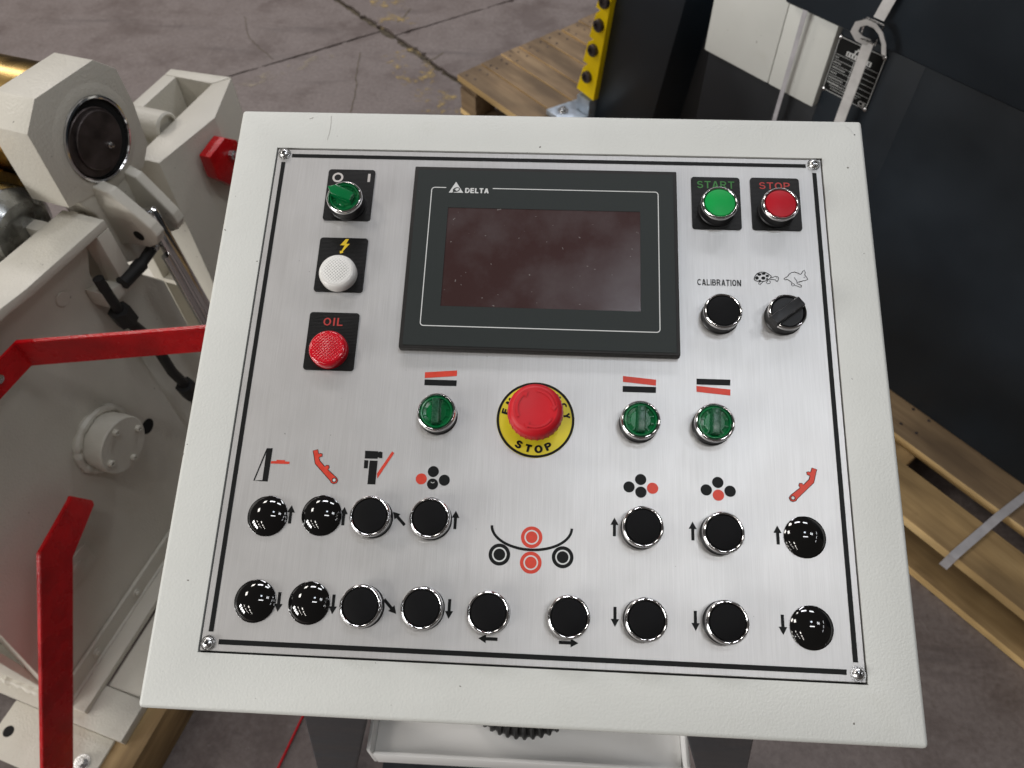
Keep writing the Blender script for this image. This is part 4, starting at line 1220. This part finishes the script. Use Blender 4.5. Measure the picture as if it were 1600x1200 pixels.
for x, z in ((-1.119, 0.502), (-1.133, 0.435), (-1.148, 0.360), (-1.164, 0.275)):
    bm = B()
    lathe(bm, [(0.0, 0.0), (0.0165, 0.0), (0.0165, 0.010), (0.0150, 0.012), (0.0085, 0.012), (0.0080, 0.007), (0.0, 0.007)], 24, T(x + 1.03, 1.18 - 1.3, z - 0.141) @ YR)
    obj('bolt', bm, 'dark_steel', rk)
def bracket(bm):
    prism(bm, [(-1.255, 1.105), (-1.150, 1.105), (-1.145, 1.255), (-1.23, 1.245)], 0.1412, 0.158, 'z', 0.003, 2)
    box(bm, -1.20, -1.1475, 1.175, 1.2545, 0.1585, 0.205, 0.003, 2)
bk = cpart('foot_bracket', bracket, 'galv')
cpart('bolt', lambda bm: (lathe(bm, [(0, 0.1583), (0.016, 0.1583), (0.016, 0.161), (0.009, 0.1615), (0.009, 0.170), (0, 0.171)], 20, T(-1.215, 1.137, 0))), 'steel', parent=bk)

# ------------------------------------------------------------------ straps
def strap_obj(label, fn, mat_):
    bm = B(); fn(bm)
    o = obj('packing_strap', bm, mat_, None, FW, smooth=30)
    tag(o, label, 'strap', 'packing straps tied round the machine')
    return o
def mainstrap(bm):
    w_ = 0.0095
    def run(P, tw=0.0):
        ribbon(bm, [(x - w_, y, z) for x, y, z in P], [(x + w_, y, z) for x, y, z in P], 0.0012, (0, 1, 0))
    run([(-0.283, 0.968, 1.10), (-0.297, 0.966, 0.880), (-0.302, 0.963, 0.845)])
    run([(-0.304, 0.962, 0.806), (-0.306, 0.966, 0.740), (-0.308, 0.970, 0.660), (-0.310, 0.975, 0.45), (-0.312, 0.985, 0.160)])
    # loop through the buckle and the loose tail
    LP = [(-0.304, 0.9605, 0.806), (-0.316, 0.950, 0.812), (-0.325, 0.944, 0.822), (-0.322, 0.942, 0.836), (-0.310, 0.944, 0.843), (-0.296, 0.946, 0.842), (-0.283, 0.948, 0.834), (-0.273, 0.950, 0.820), (-0.267, 0.951, 0.804)]
    prevL = []; prevR = []
    for i, p in enumerate(LP):
        a = Vector(LP[max(0, i - 1)]); c = Vector(LP[min(len(LP) - 1, i + 1)])
        t = (c - a).normalized(); o = Vector((-t.z, -0.45, t.x)).normalized() * 0.0058
        prevL.append(Vector(p) + o); prevR.append(Vector(p) - o)
    ribbon(bm, prevL, prevR, 0.0012, (0, 1, 0))
ms = strap_obj('white woven strap knotted through a wire buckle over the rating plate', mainstrap, 'strap')
def buckle(bm):
    tube(bm, [(-0.318, 0.956, 0.843), (-0.286, 0.956, 0.843), (-0.288, 0.953, 0.812), (-0.316, 0.953, 0.812), (-0.318, 0.956, 0.843)], 0.0021, 8)
    tube(bm, [(-0.320, 0.952, 0.842), (-0.323, 0.950, 0.826), (-0.314, 0.951, 0.834)], 0.0018, 8)
bm = B(); buckle(bm); obj('buckle', bm, 'steel', ms)
strap_obj('thin grey strap hanging in front of the cream panel', lambda bm: ribbon(bm, [(-0.4475, 0.980, 0.93), (-0.4485, 0.985, 0.7), (-0.450, 0.99, 0.16)], [(-0.4385, 0.980, 0.93), (-0.4395, 0.985, 0.7), (-0.441, 0.99, 0.16)], 0.001, (0, 1, 0)), 'grey_strap')
strap_obj('grey strap lying across the planks of the right pallet', lambda bm: ribbon(bm, [(0.287, 0.7615, 0.10), (0.287, 0.7620, 0.1425), (0.287, 0.768, 0.1440), (0.296, 0.9, 0.1455), (0.307, 1.002, 0.146)], [(0.303, 0.7615, 0.10), (0.303, 0.7620, 0.1425), (0.303, 0.768, 0.1440), (0.312, 0.9, 0.1455), (0.323, 1.002, 0.146)], 0.0012, (0, 0.6, -0.8) if False else (0, -0.2, 0.8)), 'grey_strap')

# ------------------------------------------------------------------ red wire on the floor
bm = B(); tube(bm, [(-0.36, 0.16, 0.004), (-0.395, 0.045, 0.004), (-0.414, -0.018, 0.004), (-0.436, -0.096, 0.004), (-0.455, -0.19, 0.004), (-0.46, -0.35, 0.004)], 0.0022, 10)
o = obj('red_wire', bm, 'wire_red', None)
tag(o, 'thin red wire running over the dark floor below the console', 'wire')
